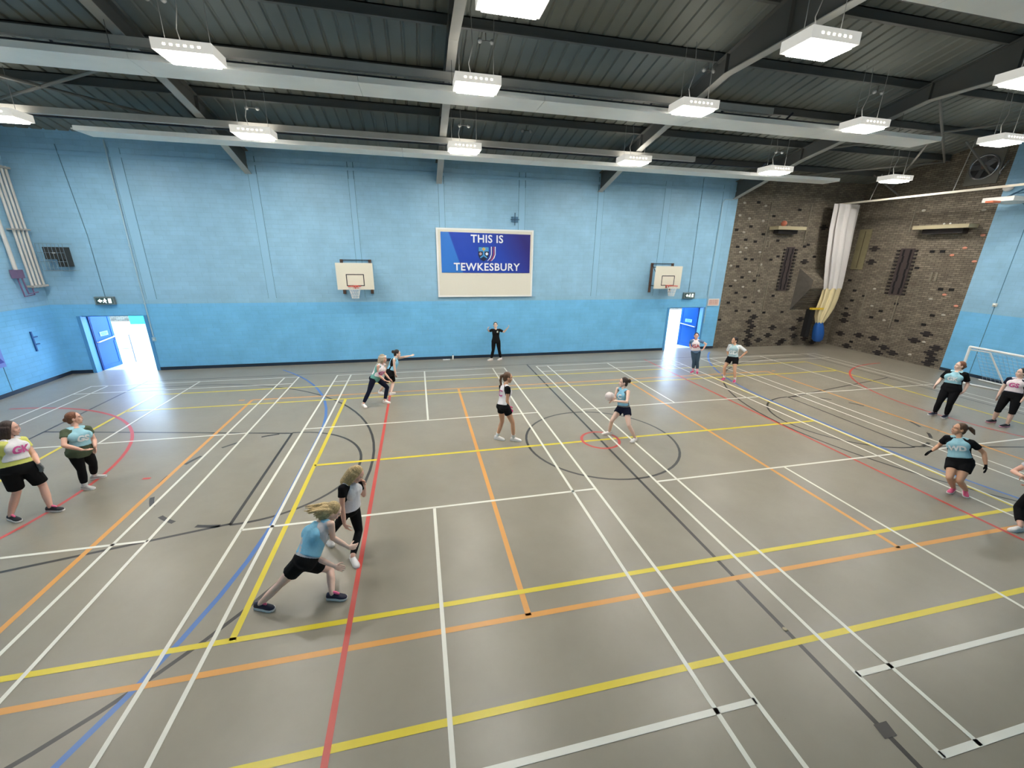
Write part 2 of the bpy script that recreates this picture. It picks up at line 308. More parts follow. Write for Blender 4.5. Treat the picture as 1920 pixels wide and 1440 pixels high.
# fire doors, opened outwards
M_door = rgb('door_blue', (22, 92, 172), rough=.4); M_frame = rgb('door_frame_blue', (84, 150, 200), rough=.4); M_dedge = rgb('door_edge_blue', (12, 44, 112), rough=.5); M_bar = rgb('push_bar', (225, 226, 224), rough=.35)
def door(name, x0, x1, hinge_x, side, ang):
    """frame plus one visible leaf hinged at hinge_x; side -1 left hinge, +1 right hinge; ang = opening angle"""
    e = empty(name, ((x0+x1)/2, YB+.15, 0), kind='structure')
    build(MB().box((x0-.06, YB-.02, 0), (x0+.05, YB+.28, DH)).box((x1-.05, YB-.02, 0), (x1+.06, YB+.28, DH)).box((x0+.05, YB+.05, DH-.03), (x1-.05, YB+.28, DH)), 'door_frame', M_frame, e)
    def leaf(hx, sd, an, show):
        h = V((hx, YB+.27, 0)); d = V((-sd*cos(rad(an)), sin(rad(an)), 0)); nrm = V((d.y, -d.x, 0)); w = .86
        lf = build(MB().obox(h+d*(w/2)+V((0, 0, .99)), d*(w/2), nrm*.022, V((0, 0, .98))), 'door_leaf', M_door, e)
        mb = MB()
        for q in (-1, 1):                                  # raised rails round two panels, on the inner face
            pass
        fx = nrm*sd*-.03 if False else nrm*.03
        for f in (1, -1):
            o = nrm*.028*f
            for zc, hz in ((.08, .07), (1.0, .05), (1.9, .07)): mb.obox(h+d*(w/2)+o+V((0, 0, zc)), d*(w/2), nrm*.006, V((0, 0, hz)))
            for t in (.05, w-.05): mb.obox(h+d*t+o+V((0, 0, .99)), d*.05, nrm*.006, V((0, 0, .97)))
        build(mb, 'stile', M_dedge if not show else M_door, lf)
        build(MB().obox(h+d*.012+V((0, 0, .99)), d*.03, nrm*.034, V((0, 0, .98))), 'door_edge', M_dedge, lf)
        if show:
            f = -1 if nrm.dot(V((cam.location.x-hx, cam.location.y-YB, 0))) < 0 else 1
            b0 = h+d*.06+nrm*.09*f+V((0, 0, 1.02)); b1 = h+d*(w-.06)+nrm*.09*f+V((0, 0, 1.10))
            build(MB().tube([h+d*.06+nrm*.03*f+V((0, 0, 1.02)), b0, b1, h+d*(w-.06)+nrm*.03*f+V((0, 0, 1.1))], .022, 8), 'push_bar', M_bar, lf)
            sg = build(MB().obox(h+d*(w*.5)+nrm*.03*f+V((0, 0, 1.27)), d*.17, nrm*.005, V((0, 0, .075))), 'door_sign', rgb('door_sign_pale', (170, 222, 236), rough=.5), lf)
            mb = MB()
            for k, wd in enumerate((.12, .14, .10)): mb.obox(h+d*(w*.5)+nrm*.037*f+V((0, 0, 1.305-.035*k)), d*wd, nrm*.001, V((0, 0, .009)))
            build(mb, 'sign_text', rgb('door_sign_text', (70, 150, 190), rough=.6), lf)
    leaf(hinge_x, side, ang, True); leaf(x0+x1-hinge_x, -side, 92, False)
    return e
door('door_1', *DL, DL[0]+.05, -1, 84)
door('door_2', *DR, DR[1]-.05, 1, 64)

# outside: paving, boundary wall, bin, handrail
pv = build(MB().box((-30, YB+.3, -.12), (40, 42, -.02)), 'paving', rgb('outside_paving', (190, 188, 182), rough=.8, noise=.06, nscale=1.2), kind='structure', label='pale concrete yard outside the fire doors')
for (x, y), (x2, y2) in (((-26, 20.6), (-9.5, 20.7)), ((5, 22), (32, 22.1))):
    bwl = empty('boundary_wall', ((x+x2)/2, y+.15, -.02), 'pinkish brick boundary wall seen through the '+('left' if x < 0 else 'right')+' fire door', 'wall')
    build(MB().box((x, y, -.02), (x2, y+.3, 1.5 if x < 0 else 1.2)), 'brickwork', brick_mat('outside_brick', 'x') if x < 0 else MATS['outside_brick'], bwl)
    build(MB().box((x, y-.05, 1.5 if x < 0 else 1.2), (x2, y+.35, 1.58 if x < 0 else 1.28)), 'coping', M_white, bwl)
bn = empty('storage_box', (-15.9, 19.9, -.02), 'turquoise storage box outside the left fire door', 'box')
build(MB().box((-16.4, 19.4, -.02), (-15.0, 20.3, 1.1)), 'body', rgb('turquoise', (40, 200, 195), rough=.5), bn)
build(MB().box((-16.45, 19.35, 1.1), (-14.95, 20.35, 1.2)), 'lid', rgb('turquoise_lid', (60, 215, 210), rough=.5), bn)
for i, (x, y, lab) in enumerate(((-11.75, 10.0, 'left'), (11.95, 10.9, 'right'))):
    h = empty('handrail', (x, y, -.02), 'thin metal handrail outside the '+lab+' fire door', 'handrail')
    build(MB().tube([(x-.1, y, -.02), (x-.1, y, 1.0), (x+.75, y, 1.05), (x+.75, y, -.02)], .02, 8), 'rail', rgb('rail_grey', (140, 135, 140), rough=.4), h)
    build(MB().tube([(x-.1, y, .5), (x+.75, y, .52)], .014, 8), 'crossbar', MATS['rail_grey'], h)

# ------------------------------------------------------------------ roof
def corrugated():
    prof = [(0, 0), (.20, 0), (.225, .032), (.262, .032), (.287, 0)]; P = .3333; xs = []
    n = int((XR-XL+.6)/P)+1
    for k in range(n):
        for dx, dz in prof: xs.append((XL-.3+k*P+dx, dz))
    ys = [YF-.3, 0, YB+.3]; vs = []; fs = []
    for y in ys:
        for x, dz in xs: vs.append((x, y, roof(y)+dz))
    m = len(xs)
    for j in range(2):
        for i in range(m-1): fs.append((j*m+i, (j+1)*m+i, (j+1)*m+i+1, j*m+i+1))
    o = len(vs)                                               # closed on top by an insulated deck
    for y in ys: vs += [(XL-.3, y, roof(y)+.2), (XR+.6, y, roof(y)+.2)]
    fs += [(o, o+1, o+3, o+2), (o+2, o+3, o+5, o+4)]
    return MB().add(vs, fs)
ce = build(corrugated(), 'ceiling', M_roof, kind='structure')
pu0 = None
for y in (-7.15, -5.45, -3.75, -2.05, -.35, .35, 2.05, 3.75, 5.45, 7.15):      # zed purlins
    zt = roof(y); sg = -1 if y > 0 else 1
    mb = MB().box((XL, y-.012, zt-.22), (XR, y+.012, zt)).box((XL, y-.07, zt-.225), (XR, y+.012, zt-.205)).box((XL, y-.012, zt-.02), (XR, y+.07, zt))
    build(mb, 'purlin', M_steel, ce)
def rafter(x):
    """haunched I-section portal rafter, both slopes"""
    lo = [(-YB, 6.67), (-5.4, 7.6), (-1.7, 8.36), (1.7, 8.36), (5.4, 7.6), (YB, 6.67)]
    def up(y): return roof(y)-.225
    r = empty('rafter', (x, 0, 0)); r.parent = ce
    mb = MB(); vs = []; fs = []
    ys = sorted({p[0] for p in lo} | {0.0})
    def low(y):
        for (a, za), (b, zb) in zip(lo, lo[1:]):
            if a <= y <= b: return za+(zb-za)*(y-a)/(b-a)
    for dx in (-.008, .008):
        for y in ys: vs += [(x+dx, y, low(y)), (x+dx, y, up(y))]
    n = len(ys)
    for i in range(n-1):
        a = 2*i; b = 2*n+2*i; fs += [(a, a+2, a+3, a+1), (b, b+1, b+3, b+2)]
    fs += [(0, 1, 2*n+1, 2*n), (2*n-2, 4*n-2, 4*n-1, 2*n-1)]
    build(mb.add(vs, fs), 'web', M_steel, r)
    for nm, fn, dz in (('lower_flange', low, -.02), ('upper_flange', up, -.018)):
        vs = []; fs = []; m = MB()
        for y in ys: vs += [(x-.1, y, fn(y)), (x+.1, y, fn(y)), (x+.1, y, fn(y)+dz), (x-.1, y, fn(y)+dz)]
        for i in range(n-1):
            a = 4*i
            for k in range(4): fs.append((a+k, a+(k+1) % 4, a+4+(k+1) % 4, a+4+k))
        fs += [(3, 2, 1, 0), (4*n-4, 4*n-3, 4*n-2, 4*n-1)]
        build(m.add(vs, fs), nm, M_flange if nm[0] == 'l' else M_steel, r)
    m = MB()
    for y in (-5.4, -1.7, 0, 1.7, 5.4): m.box((x-.09, y-.008, low(y)), (x+.09, y+.008, up(y)))
    build(m, 'stiffener', M_steel, r)
for x in (-5.41, .89, 7.28, 13.61): rafter(x)
# wind bracing in the end bays
M_brace = rgb('brace_grey', (120, 118, 112), rough=.5)
def rz(y): return roof(y)-.26
for a, b in (((13.75, 1.7, rz(1.7)), (20.4, 5.45, rz(5.45))), ((13.75, 5.6, rz(5.6)), (20.4, 1.9, rz(1.9))), ((13.75, 8.2, rz(8.2)), (20.4, 5.45, rz(5.45))), ((17.1, 3.75, rz(3.75)), (20.5, 7.2, rz(7.2)-.3)), ((-11.9, 3.75, rz(3.75)), (-5.5, 7.3, rz(7.3))), ((-11.9, 7.2, rz(7.2)), (-5.5, 3.9, rz(3.9)))):
    build(MB().tube([a, b], .038, 8), 'wind_brace', M_brace, ce)
for a, b in (((18.9, 6.9, rz(6.9)), (20.6, 6.9, 6.9)), ((18.9, 4.0, rz(4)), (20.6, 4.0, 7.3))):
    build(MB().tube([a, b], .032, 8), 'knee_brace', M_brace, ce)

# roof-level trunking
for y, z, x0, x1, lab in ((2.6, 8.03, -11.9, 9.5, 'second from the blue back wall'), (5.6, 7.44, -11.9, 9.4, 'nearest the blue back wall'), (-2.6, 8.03, -11.9, 9.5, 'behind the viewer side of the ridge')):
    t = empty('cable_trunking', ((x0+x1)/2, y, z), 'long grey cable trunking under the rafters, '+lab, 'trunking')
    build(MB().box((x0, y-.06, z-.09), (x1, y+.06, z+.06)), 'channel', M_trunk, t)
    build(MB().tube([(x0, y+.17, z-.10), (x1+4, y+.17, z-.10)], .016, 6), 'conduit', M_navy, t)
    xx = x0+1.1
    while xx < x1+3.6:
        build(MB().obox((xx, y+.11, z-.03), (.012, 0, 0), (0, .1, -.05), (0, .012, .02)), 'hanger', M_navy, t); xx += 2.1
# radiant heater panels
for y0, y1, z, x0, x1, lab in ((6.05, 6.76, 7.14, -8.6, 16.25, 'long white radiant panel nearest the blue back wall'), (2.23, 3.06, 7.62, -9.2, 15.2, 'long white radiant panel second from the blue back wall'), (-3.57, -2.74, 7.62, -9.2, 15.2, 'white radiant panel crossing the top right corner overhead'), (-6.76, -6.05, 7.14, -8.6, 16.25, 'white radiant panel nearest the wall behind the viewer')):
    e = empty('radiant_panel', ((x0+x1)/2, (y0+y1)/2, z), lab, 'heater panel')
    n = 6; w = (x1-x0)/n
    for k in range(n):
        build(MB().box((x0+k*w+.004, y0, z), (x0+(k+1)*w-.004, y1, z+.035)).box((x0+k*w+.004, y0, z+.035), (x0+(k+1)*w-.004, y0+.03, z+.11)).box((x0+k*w+.004, y1-.03, z+.035), (x0+(k+1)*w-.004, y1, z+.11)), 'panel', M_panel, e)
    for yy in (y0+.2, y1-.2): build(MB().tube([(x0-.15, yy, z+.07), (x1+.15, yy, z+.07)], .02, 8), 'water_pipe', M_white, e)
    for xr in (-5.41, .89, 7.28, 13.61):
        if x0 < xr < x1:
            for yy in (y0+.06, y1-.06): build(MB().tube([(xr, yy, z+.1), (xr, yy, {1: 8.36}.get(1, 8.3) if abs(yy) < 1.7 else (8.36-(abs(yy)-1.7)*.205 if abs(yy) < 5.4 else 7.6-(abs(yy)-5.4)*.305))], .006, 6), 'hanger_rod', M_steel, e)

# ------------------------------------------------------------------ light fittings
M_lamp = mat('lamp_diffuser', (1, 1, 1), .5, emit=(1.0, .965, .905), estr=LAMP); M_slot = mat('lamp_slot', (1, 1, 1), .5, emit=(1.0, .86, .62), estr=4); M_roof_fill = mat('roof_fill_glow', (1, 1, 1), .5, emit=(1.0, .95, .86), estr=1.2)
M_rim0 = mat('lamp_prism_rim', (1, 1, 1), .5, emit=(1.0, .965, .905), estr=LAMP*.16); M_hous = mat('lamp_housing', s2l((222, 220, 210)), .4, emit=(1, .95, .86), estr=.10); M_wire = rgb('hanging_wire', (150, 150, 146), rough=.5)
def fitting(x, y, z, top, label):
    e = empty('pendant_light', (x, y, z), label, 'light fitting', 'suspended hall light fittings')
    w, d, h = .475, .30, .14
    m = MB().box((x-w, y-d, z), (x-w+.05, y+d, z+h)).box((x+w-.05, y-d, z), (x+w, y+d, z+h)).box((x-w+.05, y-d, z), (x+w-.05, y-d+.04, z+h)).box((x-w+.05, y+d-.04, z), (x+w-.05, y+d, z+h)).box((x-w, y-d, z+h), (x+w, y+d, z+h+.03))
    build(m, 'housing', M_hous, e)
    build(MB().box((x-w+.08, y-d+.07, z-.042), (x+w-.08, y+d-.07, z-.03)), 'diffuser', M_lamp, e)
    build(MB().box((x-w+.07, y-d+.06, z-.04), (x+w-.07, y-d+.07, z+.02)).box((x-w+.07, y+d-.07, z-.04), (x+w-.07, y+d-.06, z+.02)).box((x-w+.07, y-d+.07, z-.04), (x-w+.08, y+d-.07, z+.02)).box((x+w-.08, y-d+.07, z-.04), (x+w-.07, y+d-.07, z+.02)), 'prism_rim', M_rim0, e)
    m = MB()
    for k in range(1, 16): xx = x-w+.06+(2*w-.12)*k/16; m.box((xx-.004, y-d+.05, z-.044), (xx+.004, y+d-.05, z-.036))
    for k in range(1, 9): yy = y-d+.05+(2*d-.1)*k/9; m.box((x-w+.06, yy-.004, z-.044), (x+w-.06, yy+.004, z-.036))
    build(m, 'louvre', M_white, e)
    for k in range(6):
        xx = x-.27+k*.108; build(MB().box((xx-.022, y-d-.002, z+.07), (xx+.022, y-d, z+.10)), 'side_slot', M_slot, e)
    build(MB().box((x-w+.1, y-d+.08, z+h+.031), (x+w-.1, y+d-.08, z+h+.04)), 'added_roof_glow', M_roof_fill, e)  # added glowing plate on the housing top, brightens the roof
    for sx in (-.36, .36): build(MB().tube([(x+sx, y, z+h+.03), (x+sx*1.02, y, top)], .006, 6), 'hanging_wire', M_wire, e)
    fx = MB().tube([(x-.1, y, z+h+.02), (x-.16, y+.03, z+h+.3), (x-.08, y, z+h+.6), (x-.1, y+.05, top)], .009, 6); build(fx, 'supply_cable', M_wire, e)
for _m in (M_slot, M_hous): _m.cycles.emission_sampling = 'NONE'
ordn = ['leftmost', 'second from left', 'third from left', 'fourth from left', 'fifth from left', 'rightmost']
for (y, z, xsl, row, o0) in ((5.3, 7.13, (-9.55, -4.1, 1.48, 6.98, 12.47, 17.95), 'row nearest the blue back wall', 0), (1.78, 7.58, (-9.1, -3.91, 1.36, 6.56, 11.72, 16.83), 'second row from the back wall', 0),
                             (-1.42, 7.58, (-9.1, -3.85, 1.41, 6.62, 11.65, 16.8), 'third row from the back wall', 0)):
    for k, x in enumerate(xsl):
        fitting(x, y, z, roof(y)-.03, 'glowing white light box, '+ordn[k]+' in the '+row)
# twin-head emergency spotlights under the purlins
for k, (x, y, lab) in enumerate(((-4.4, 2.05, 'above the left-hand lamp of the second row'), (1.6, 2.05, 'beside the central rafter, high up'), (7.0, 2.05, 'beside the long haunched rafter, right of centre'), (12.2, 2.05, 'towards the brick end, high up'), (-4.1, 5.45, 'above the second lamp of the back row'), (1.5, 5.45, 'just right of the central rafter near the back wall'), (3.4, 5.45, 'alone between two rafters near the back wall'), (12.6, 5.45, 'above the fifth lamp of the back row'))):
    z = roof(y)-.24; e = empty('emergency_spotlight', (x, y, z), 'small twin-head emergency spotlight '+lab, 'spotlight')
    build(MB().tube([(x, y, z), (x, y, z-.14)], .012, 6).tube([(x-.12, y, z-.14), (x+.12, y, z-.14)], .012, 6), 'bracket', M_steel, e)
    for s in (-1, 1): build(MB().ell((x+s*.13, y-.03, z-.16), (.05, 0, 0), (0, .05, 0), (0, 0, .05), 10, 7), 'lamp_head', rgb('spot_white', (150, 152, 150), rough=.4), e, True)
# ------------------------------------------------------------------ things on the back wall
def decal(txt, size, place, m, name, parent, spacing=1.0, offset=0.0, depth=.004):
    """flat lettering; place maps (x, y) of the text to a world point"""
    vs, fs = text_mesh(txt, size, spacing, offset); return build(MB().add([place(x, y) for x, y, z in vs], fs), name, m, parent)
YM = YB-.022
yb = YB-.08
bd = empty('notice_board', (2.62, YM, 2.6), 'large white board with blue THIS IS TEWKESBURY banner on the back wall', 'board')
build(MB().box((.74, yb, 2.6), (4.5, YM, 5.1)), 'backing_board', rgb('board_cream', (226, 221, 206), rough=.5), bd)
M_trim = rgb('board_edge', (240, 240, 236), rough=.4)
build(MB().box((.70, yb-.015, 2.56), (.76, YM, 5.14)).box((4.48, yb-.015, 2.56), (4.54, YM, 5.14)).box((.76, yb-.015, 5.08), (4.48, YM, 5.14)).box((.76, yb-.015, 2.56), (4.48, YM, 2.62)), 'edge_trim', M_trim, bd)
def banner_mat():
    m = bpy.data.materials.new('banner_print'); m.use_nodes = True; nt = m.node_tree; L = nt.links.new; b = nt.nodes['Principled BSDF']; b.inputs['Roughness'].default_value = .5
    g = nt.nodes.new('ShaderNodeNewGeometry'); sp = nt.nodes.new('ShaderNodeSeparateXYZ'); L(g.outputs['Position'], sp.inputs[0])
    def band(slope, at, wid):                               # diagonal colour fields of the print
        a = nt.nodes.new('ShaderNodeMath'); a.operation = 'MULTIPLY_ADD'; a.inputs[1].default_value = slope; L(sp.outputs['Z'], a.inputs[0]); L(sp.outputs['X'], a.inputs[2])
        r = nt.nodes.new('ShaderNodeMapRange'); r.inputs[1].default_value = at; r.inputs[2].default_value = at+wid; L(a.outputs[0], r.inputs[0]); return r.outputs[0]
    x1 = nt.nodes.new('ShaderNodeMix'); x1.data_type = 'RGBA'; x1.inputs[6].default_value = (*s2l((44, 118, 205)), 1); x1.inputs[7].default_value = (*s2l((22, 66, 176)), 1); L(band(.35, 2.9, .05), x1.inputs[0])
    x2 = nt.nodes.new('ShaderNodeMix'); x2.data_type = 'RGBA'; x2.inputs[7].default_value = (*s2l((36, 30, 120)), 1); L(x1.outputs[2], x2.inputs[6]); L(band(.55, 5.3, 1.4), x2.inputs[0])
    L(x2.outputs[2], b.inputs['Base Color']); return m
# banner: slightly creased cloth
mb = MB(); nx, nz = 60, 26; vs = []
for j in range(nz+1):
    for i in range(nx+1):
        u, w = i/nx, j/nz; x = .87+3.54*u; z = 3.5+(1.5-.03*u)*w
        cr = .012*sin(9*(u*1.2+w))*max(0, .35-min(u+(1-w), 1-u+(1-w)))*2+.004*sin(31*u+7*w)
        vs.append((x, yb-.018-abs(cr), z))
mb.add(vs, [(j*(nx+1)+i, j*(nx+1)+i+1, (j+1)*(nx+1)+i+1, (j+1)*(nx+1)+i) for j in range(nz) for i in range(nx)])
bn_ = build(mb, 'banner', banner_mat(), bd, True)
M_txt = rgb('print_white', (238, 240, 246), rough=.5); yt = yb-.045
decal('THIS IS', .40, lambda x, y: (2.66+x, yt, 4.76+y), M_txt, 'lettering', bn_, 1.06, .008)
decal('TEWKESBURY', .40, lambda x, y: (2.66+x*1.0, yt, 3.71+y), M_txt, 'lettering', bn_, 1.08, .008)
def flat(pts, y, m, name, parent): return build(MB().add([(x, y, z) for x, z in pts], [tuple(range(len(pts)))]), name, m, parent)
cx0, cz0 = 2.52, 4.22
sh = [(-.21, .26), (.21, .26), (.21, -.05), (.17, -.15), (.1, -.22), (0, -.28), (-.1, -.22), (-.17, -.15), (-.21, -.05)]
flat([(cx0+a, cz0+b) for a, b in sh], yt, rgb('crest_navy', (22, 32, 62), rough=.5), 'crest_shield', bn_)
flat([(cx0-.2, cz0+.25), (cx0+.2, cz0+.25), (cx0+.2, cz0+.09), (cx0-.2, cz0+.09)], yt-.002, rgb('crest_sky', (72, 150, 208), rough=.5), 'crest_chief', bn_)
flat([(cx0-.035, cz0+.1), (cx0+.035, cz0+.1), (cx0+.03, cz0-.04), (cx0+.15, cz0-.13), (cx0+.12, cz0-.17), (cx0, cz0-.09), (cx0-.12, cz0-.17), (cx0-.15, cz0-.13), (cx0-.03, cz0-.04)], yt-.003, MATS['crest_sky'], 'crest_pall', bn_)
M_gold = rgb('crest_gold', (240, 190, 60), rough=.5)
flat([(cx0-.02, cz0+.24), (cx0+.02, cz0+.24), (cx0+.02, cz0+.1), (cx0-.02, cz0+.1)], yt-.004, M_gold, 'crest_cross', bn_); flat([(cx0-.07, cz0+.2), (cx0+.07, cz0+.2), (cx0+.07, cz0+.16), (cx0-.07, cz0+.16)], yt-.004, M_gold, 'crest_cross', bn_)
for dx, c in ((-.125, (190, 160, 160)), (.125, (232, 232, 240))):
    flat([(cx0+dx+.055*cos(2*pi*k/12), cz0+.0+.055*sin(2*pi*k/12)) for k in range(12)], yt-.004, rgb('crest_rose_%d' % c[0], c, rough=.5), 'crest_rose', bn_)
for k, c in enumerate(((235, 236, 242), (70, 70, 130), (190, 60, 90), (235, 236, 242))):                # curved stripes beside the shield
    a, b = .29+k*.052, .29+k*.052+.03
    pts = [(a, .27), (b, .27), (b, -.02), (b-.05, -.16), (b-.16, -.27), (a-.15, -.27), (a-.06, -.16), (a, -.02)]
    flat([(cx0+p, cz0+q) for p, q in pts], yt-.002, rgb('stripe_%d' % k, c, rough=.5), 'crest_stripe', bn_)

M_bb = rgb('backboard_cream', (228, 222, 204), rough=.45); M_rim = rgb('rim_red', (214, 88, 70), rough=.4); M_wood = rgb('bracket_timber', (92, 66, 54), rough=.7); M_net = rgb('net_white', (232, 232, 230), rough=.8)
def hoop(x, label, yo, gap):
    """wall-hung practice basket: board, aiming square, rim, net, timber brackets and stays"""
    yf = YB-yo; e = empty('basketball_hoop', (x, YM, 2.7), label, 'basketball hoop', 'practice hoops on the back wall')
    b = build(MB().box((x-.635, yf, 2.9), (x+.635, yf+.03, 3.84)), 'backboard', M_bb, e)
    w = .03
    for a, c in (((-.31, 3.03), (.31, 3.03+w)), ((-.31, 3.45-w), (.31, 3.45)), ((-.31, 3.03+w), (-.31+w, 3.45-w)), ((.31-w, 3.03+w), (.31, 3.45-w))):
        build(MB().box((x+a[0], yf-.003, a[1]), (x+c[0], yf, c[1])), 'aiming_square', M_black, b)
    rc = V((x, yf-.15-.225, 3.05)); m = MB(); n = 24
    pts = [rc+V((.225*cos(2*pi*k/n), .225*sin(2*pi*k/n), 0)) for k in range(n+1)]
    m.tube(pts, .011, 8).box((x-.06, yf-.16, 3.035), (x+.06, yf, 3.06)).box((x-.08, yf-.02, 2.94), (x+.08, yf, 3.06))
    for s in (-1, 1): m.tube([(x+s*.05, yf-.01, 2.95), (x+s*.1, yf-.19, 3.04)], .008, 6)
    build(m, 'rim', M_rim, e, True)
    m = MB(); n = 12                                        # diamond net cords
    def npt(k, t): a = 2*pi*k/n; r = .225*(1-.48*t**.7); return rc+V((r*cos(a), r*sin(a), -.42*t))
    for k in range(n):
        for s in (-1, 1): m.tube([npt(k+s*t*1.5, t) for t in (0, .25, .5, .75, 1)], .005, 5)
    for t in (.25, .5, .75, 1): m.tube([npt(k, t) for k in range(n+1)], .004, 5)
    build(m, 'net', M_net, e)
    for s in (-1, 1): build(MB().box((x+gap+s*.5-.05, YB-.07, 2.7), (x+gap+s*.5+.05, YM, 3.95)), 'wall_bracket', M_wood, e)
    m = MB()
    for s in (-1, 1):
        for z in (3.0, 3.78): m.tube([(x+gap+s*.5, YB-.06, z), (x+s*.45, yf+.03, z)], .016, 6)
        m.tube([(x+gap+s*.5, YB-.06, 3.9), (x+s*.45, yf+.03, 3.3)], .014, 6)
    m.tube([(x+gap-.5, YB-.05, 3.93), (x+gap+.5, YB-.05, 3.93)], .015, 6)
    build(m, 'stay', M_navy, e)
hoop(-2.28, 'basketball hoop on white backboard left of the large notice board', .6, 0)
hoop(10.47, 'basketball hoop on white backboard above the right fire door', .6, 0)

def exit_sign(x, z, flip, label):
    e = empty('exit_sign', (x, YM, z), label, 'exit sign')
    build(MB().box((x-.28, YM-.08, z-.13), (x+.28, YM, z+.13)), 'case', rgb('sign_case', (116, 130, 132), rough=.5), e)
    build(MB().box((x-.24, YM-.084, z-.095), (x+.24, YM-.08, z+.095)), 'sign_face', rgb('sign_face_green', (58, 84, 80), rough=.4), e)
    mw = mat('sign_pictogram', (1, 1, 1), .5, emit=(.85, 1, .98), estr=.35); s = -1 if flip else 1
    def P(pts, nm): build(MB().add([(x+s*a, YM-.087, z+b) for a, b in pts], [tuple(range(len(pts)))]), nm, mw, e)
    P([(-.19, 0), (-.11, .07), (-.11, .025), (-.06, .025), (-.06, -.025), (-.11, -.025), (-.11, -.07)], 'arrow')
    P([(.11, -.075), (.2, -.075), (.2, .075), (.11, .075)], 'door_symbol')
    P([(.0, .04), (.045, .045), (.07, .0), (.035, -.02), (.06, -.075), (.03, -.075), (.0, -.03), (-.03, -.07), (-.05, -.06), (-.01, 0), (-.04, .01)], 'running_figure')
    P([(.02+.018*cos(2*pi*k/10), .065+.018*sin(2*pi*k/10)) for k in range(10)], 'figure_head')
exit_sign(-10.43, 2.515, False, 'green running-man exit sign above the left fire door'); exit_sign(12.0, 2.55, False, 'green running-man exit sign above the right fire door')
e = empty('warning_sign', (13.39, YM, 2.22), 'pale pink notice beside the right fire door', 'sign')
build(MB().box((13.09, YM-.012, 2.06), (13.69, YM, 2.39)), 'plate', rgb('notice_white', (228, 222, 216), rough=.5), e)
build(MB().box((13.13, YM-.014, 2.10), (13.65, YM-.012, 2.35)), 'printed_panel', rgb('notice_pink', (226, 190, 176), rough=.5), e)
m = MB()
for k in range(4):
    for q in range(5): m.box((13.16+q*.095, YM-.016, 2.31-k*.055), (13.16+q*.095+.05+.03*((k*3+q*5) % 3 == 0), YM-.014, 2.325-k*.055))
build(m, 'small_print', rgb('notice_text', (170, 120, 110), rough=.6), e)

def conduit(pts, r, m, label, clips=()):
    p = V(pts[-1]); e = empty('wall_conduit', p, label, 'pipe'); build(MB().tube(pts, r, 8), 'pipe', m, e, True)
    mb = MB()
    for q in clips: q = V(q); mb.box((q.x-.03, YB-.05, q.z-.02), (q.x+.03, YB, q.z+.02))
    if clips: build(mb, 'clip', m, e)
M_con = rgb('conduit_pale', (166, 198, 214), rough=.45); M_cab = rgb('cable_dark_blue', (84, 122, 146), rough=.6)
conduit([(-9.3, YB-.03, 7.4), (-9.33, YB-.03, 4.2), (-9.33, YB-.03, 1.25)], .022, M_con, 'thin pale conduit running down beside the left fire door', [(-9.33, 0, 6.0), (-9.33, 0, 4.3), (-9.33, 0, 2.4)])
conduit([(-10.6, YB-.015, 7.2), (-10.43, YB-.015, 4.6), (-10.43, YB-.015, 2.64)], .010, M_cab, 'dark cable dropping to the left exit sign')
conduit([(11.93, YB-.015, 7.4), (11.97, YB-.015, 4.8), (11.99, YB-.015, 2.68)], .010, M_cab, 'dark cable dropping to the right exit sign')
conduit([(13.52, YB-.03, 6.62), (13.1, YB-.03, 6.62), (13.02, YB-.03, 6.5), (13.03, YB-.03, 4), (13.04, YB-.03, 1.25)], .02, M_con, 'pale conduit with bent top beside the climbing wall', [(13.03, 0, 5), (13.03, 0, 3), (13.04, 0, 1.6)])
e = empty('switch_box', (-9.36, YB, 1.15), 'small pale switch at the bottom of the left conduit', 'switch'); build(MB().box((-9.38, YB-.05, 1.08), (-9.28, YB, 1.22)), 'box', M_con, e); build(MB().box((-9.35, YB-.06, 1.13), (-9.31, YB-.05, 1.17)), 'button', M_white, e)
e = empty('wall_bracket', (3.77, YB, 5.52), 'blue-grey cross-shaped bracket above the notice board', 'bracket')
build(MB().box((3.64, YB-.04, 5.42), (3.9, YB, 5.62)), 'plate', rgb('bracket_slate', (84, 128, 160), rough=.6), e)
for a, b in (((3.76, 5.3), (3.79, 5.76)), ((3.6, 5.5), (3.95, 5.53)), ((3.62, 5.58), (3.7, 5.6))): build(MB().box((a[0], YB-.06, a[1]), (b[0], YB-.04, b[1])), 'prong', rgb('bracket_dark', (56, 92, 120), rough=.6), e)
# wire guarded unit in the left corner
e = empty('loudspeaker', (-11.25, YB, 3.6), 'dark box loudspeaker in a wire guard high on the back wall', 'loudspeaker')
build(MB().box((-11.52, YB-.34, 3.85), (-11.02, YM, 4.22)).box((-11.25, YB-.3, 3.62), (-11.02, YM, 3.85)), 'cabinet', rgb('speaker_dark', (52, 52, 50), rough=.6), e)
build(MB().box((-11.3, YB-.345, 4.03), (-11.22, YB-.34, 4.06)), 'badge', M_white, e)
mb = MB()
for k in range(8): mb.tube([(-11.62+k*.1, YM, 4.32), (-11.62+k*.1, YB-.42, 4.32), (-11.62+k*.1, YB-.42, 3.5), (-11.62+k*.1, YM, 3.5)], .006, 5)
for z in (4.32, 4.05, 3.78, 3.5): mb.tube([(-11.62, YB-.42, z), (-10.92, YB-.42, z)], .006, 5)
build(mb, 'wire_guard', rgb('guard_blue', (120, 140, 150), rough=.5), e)
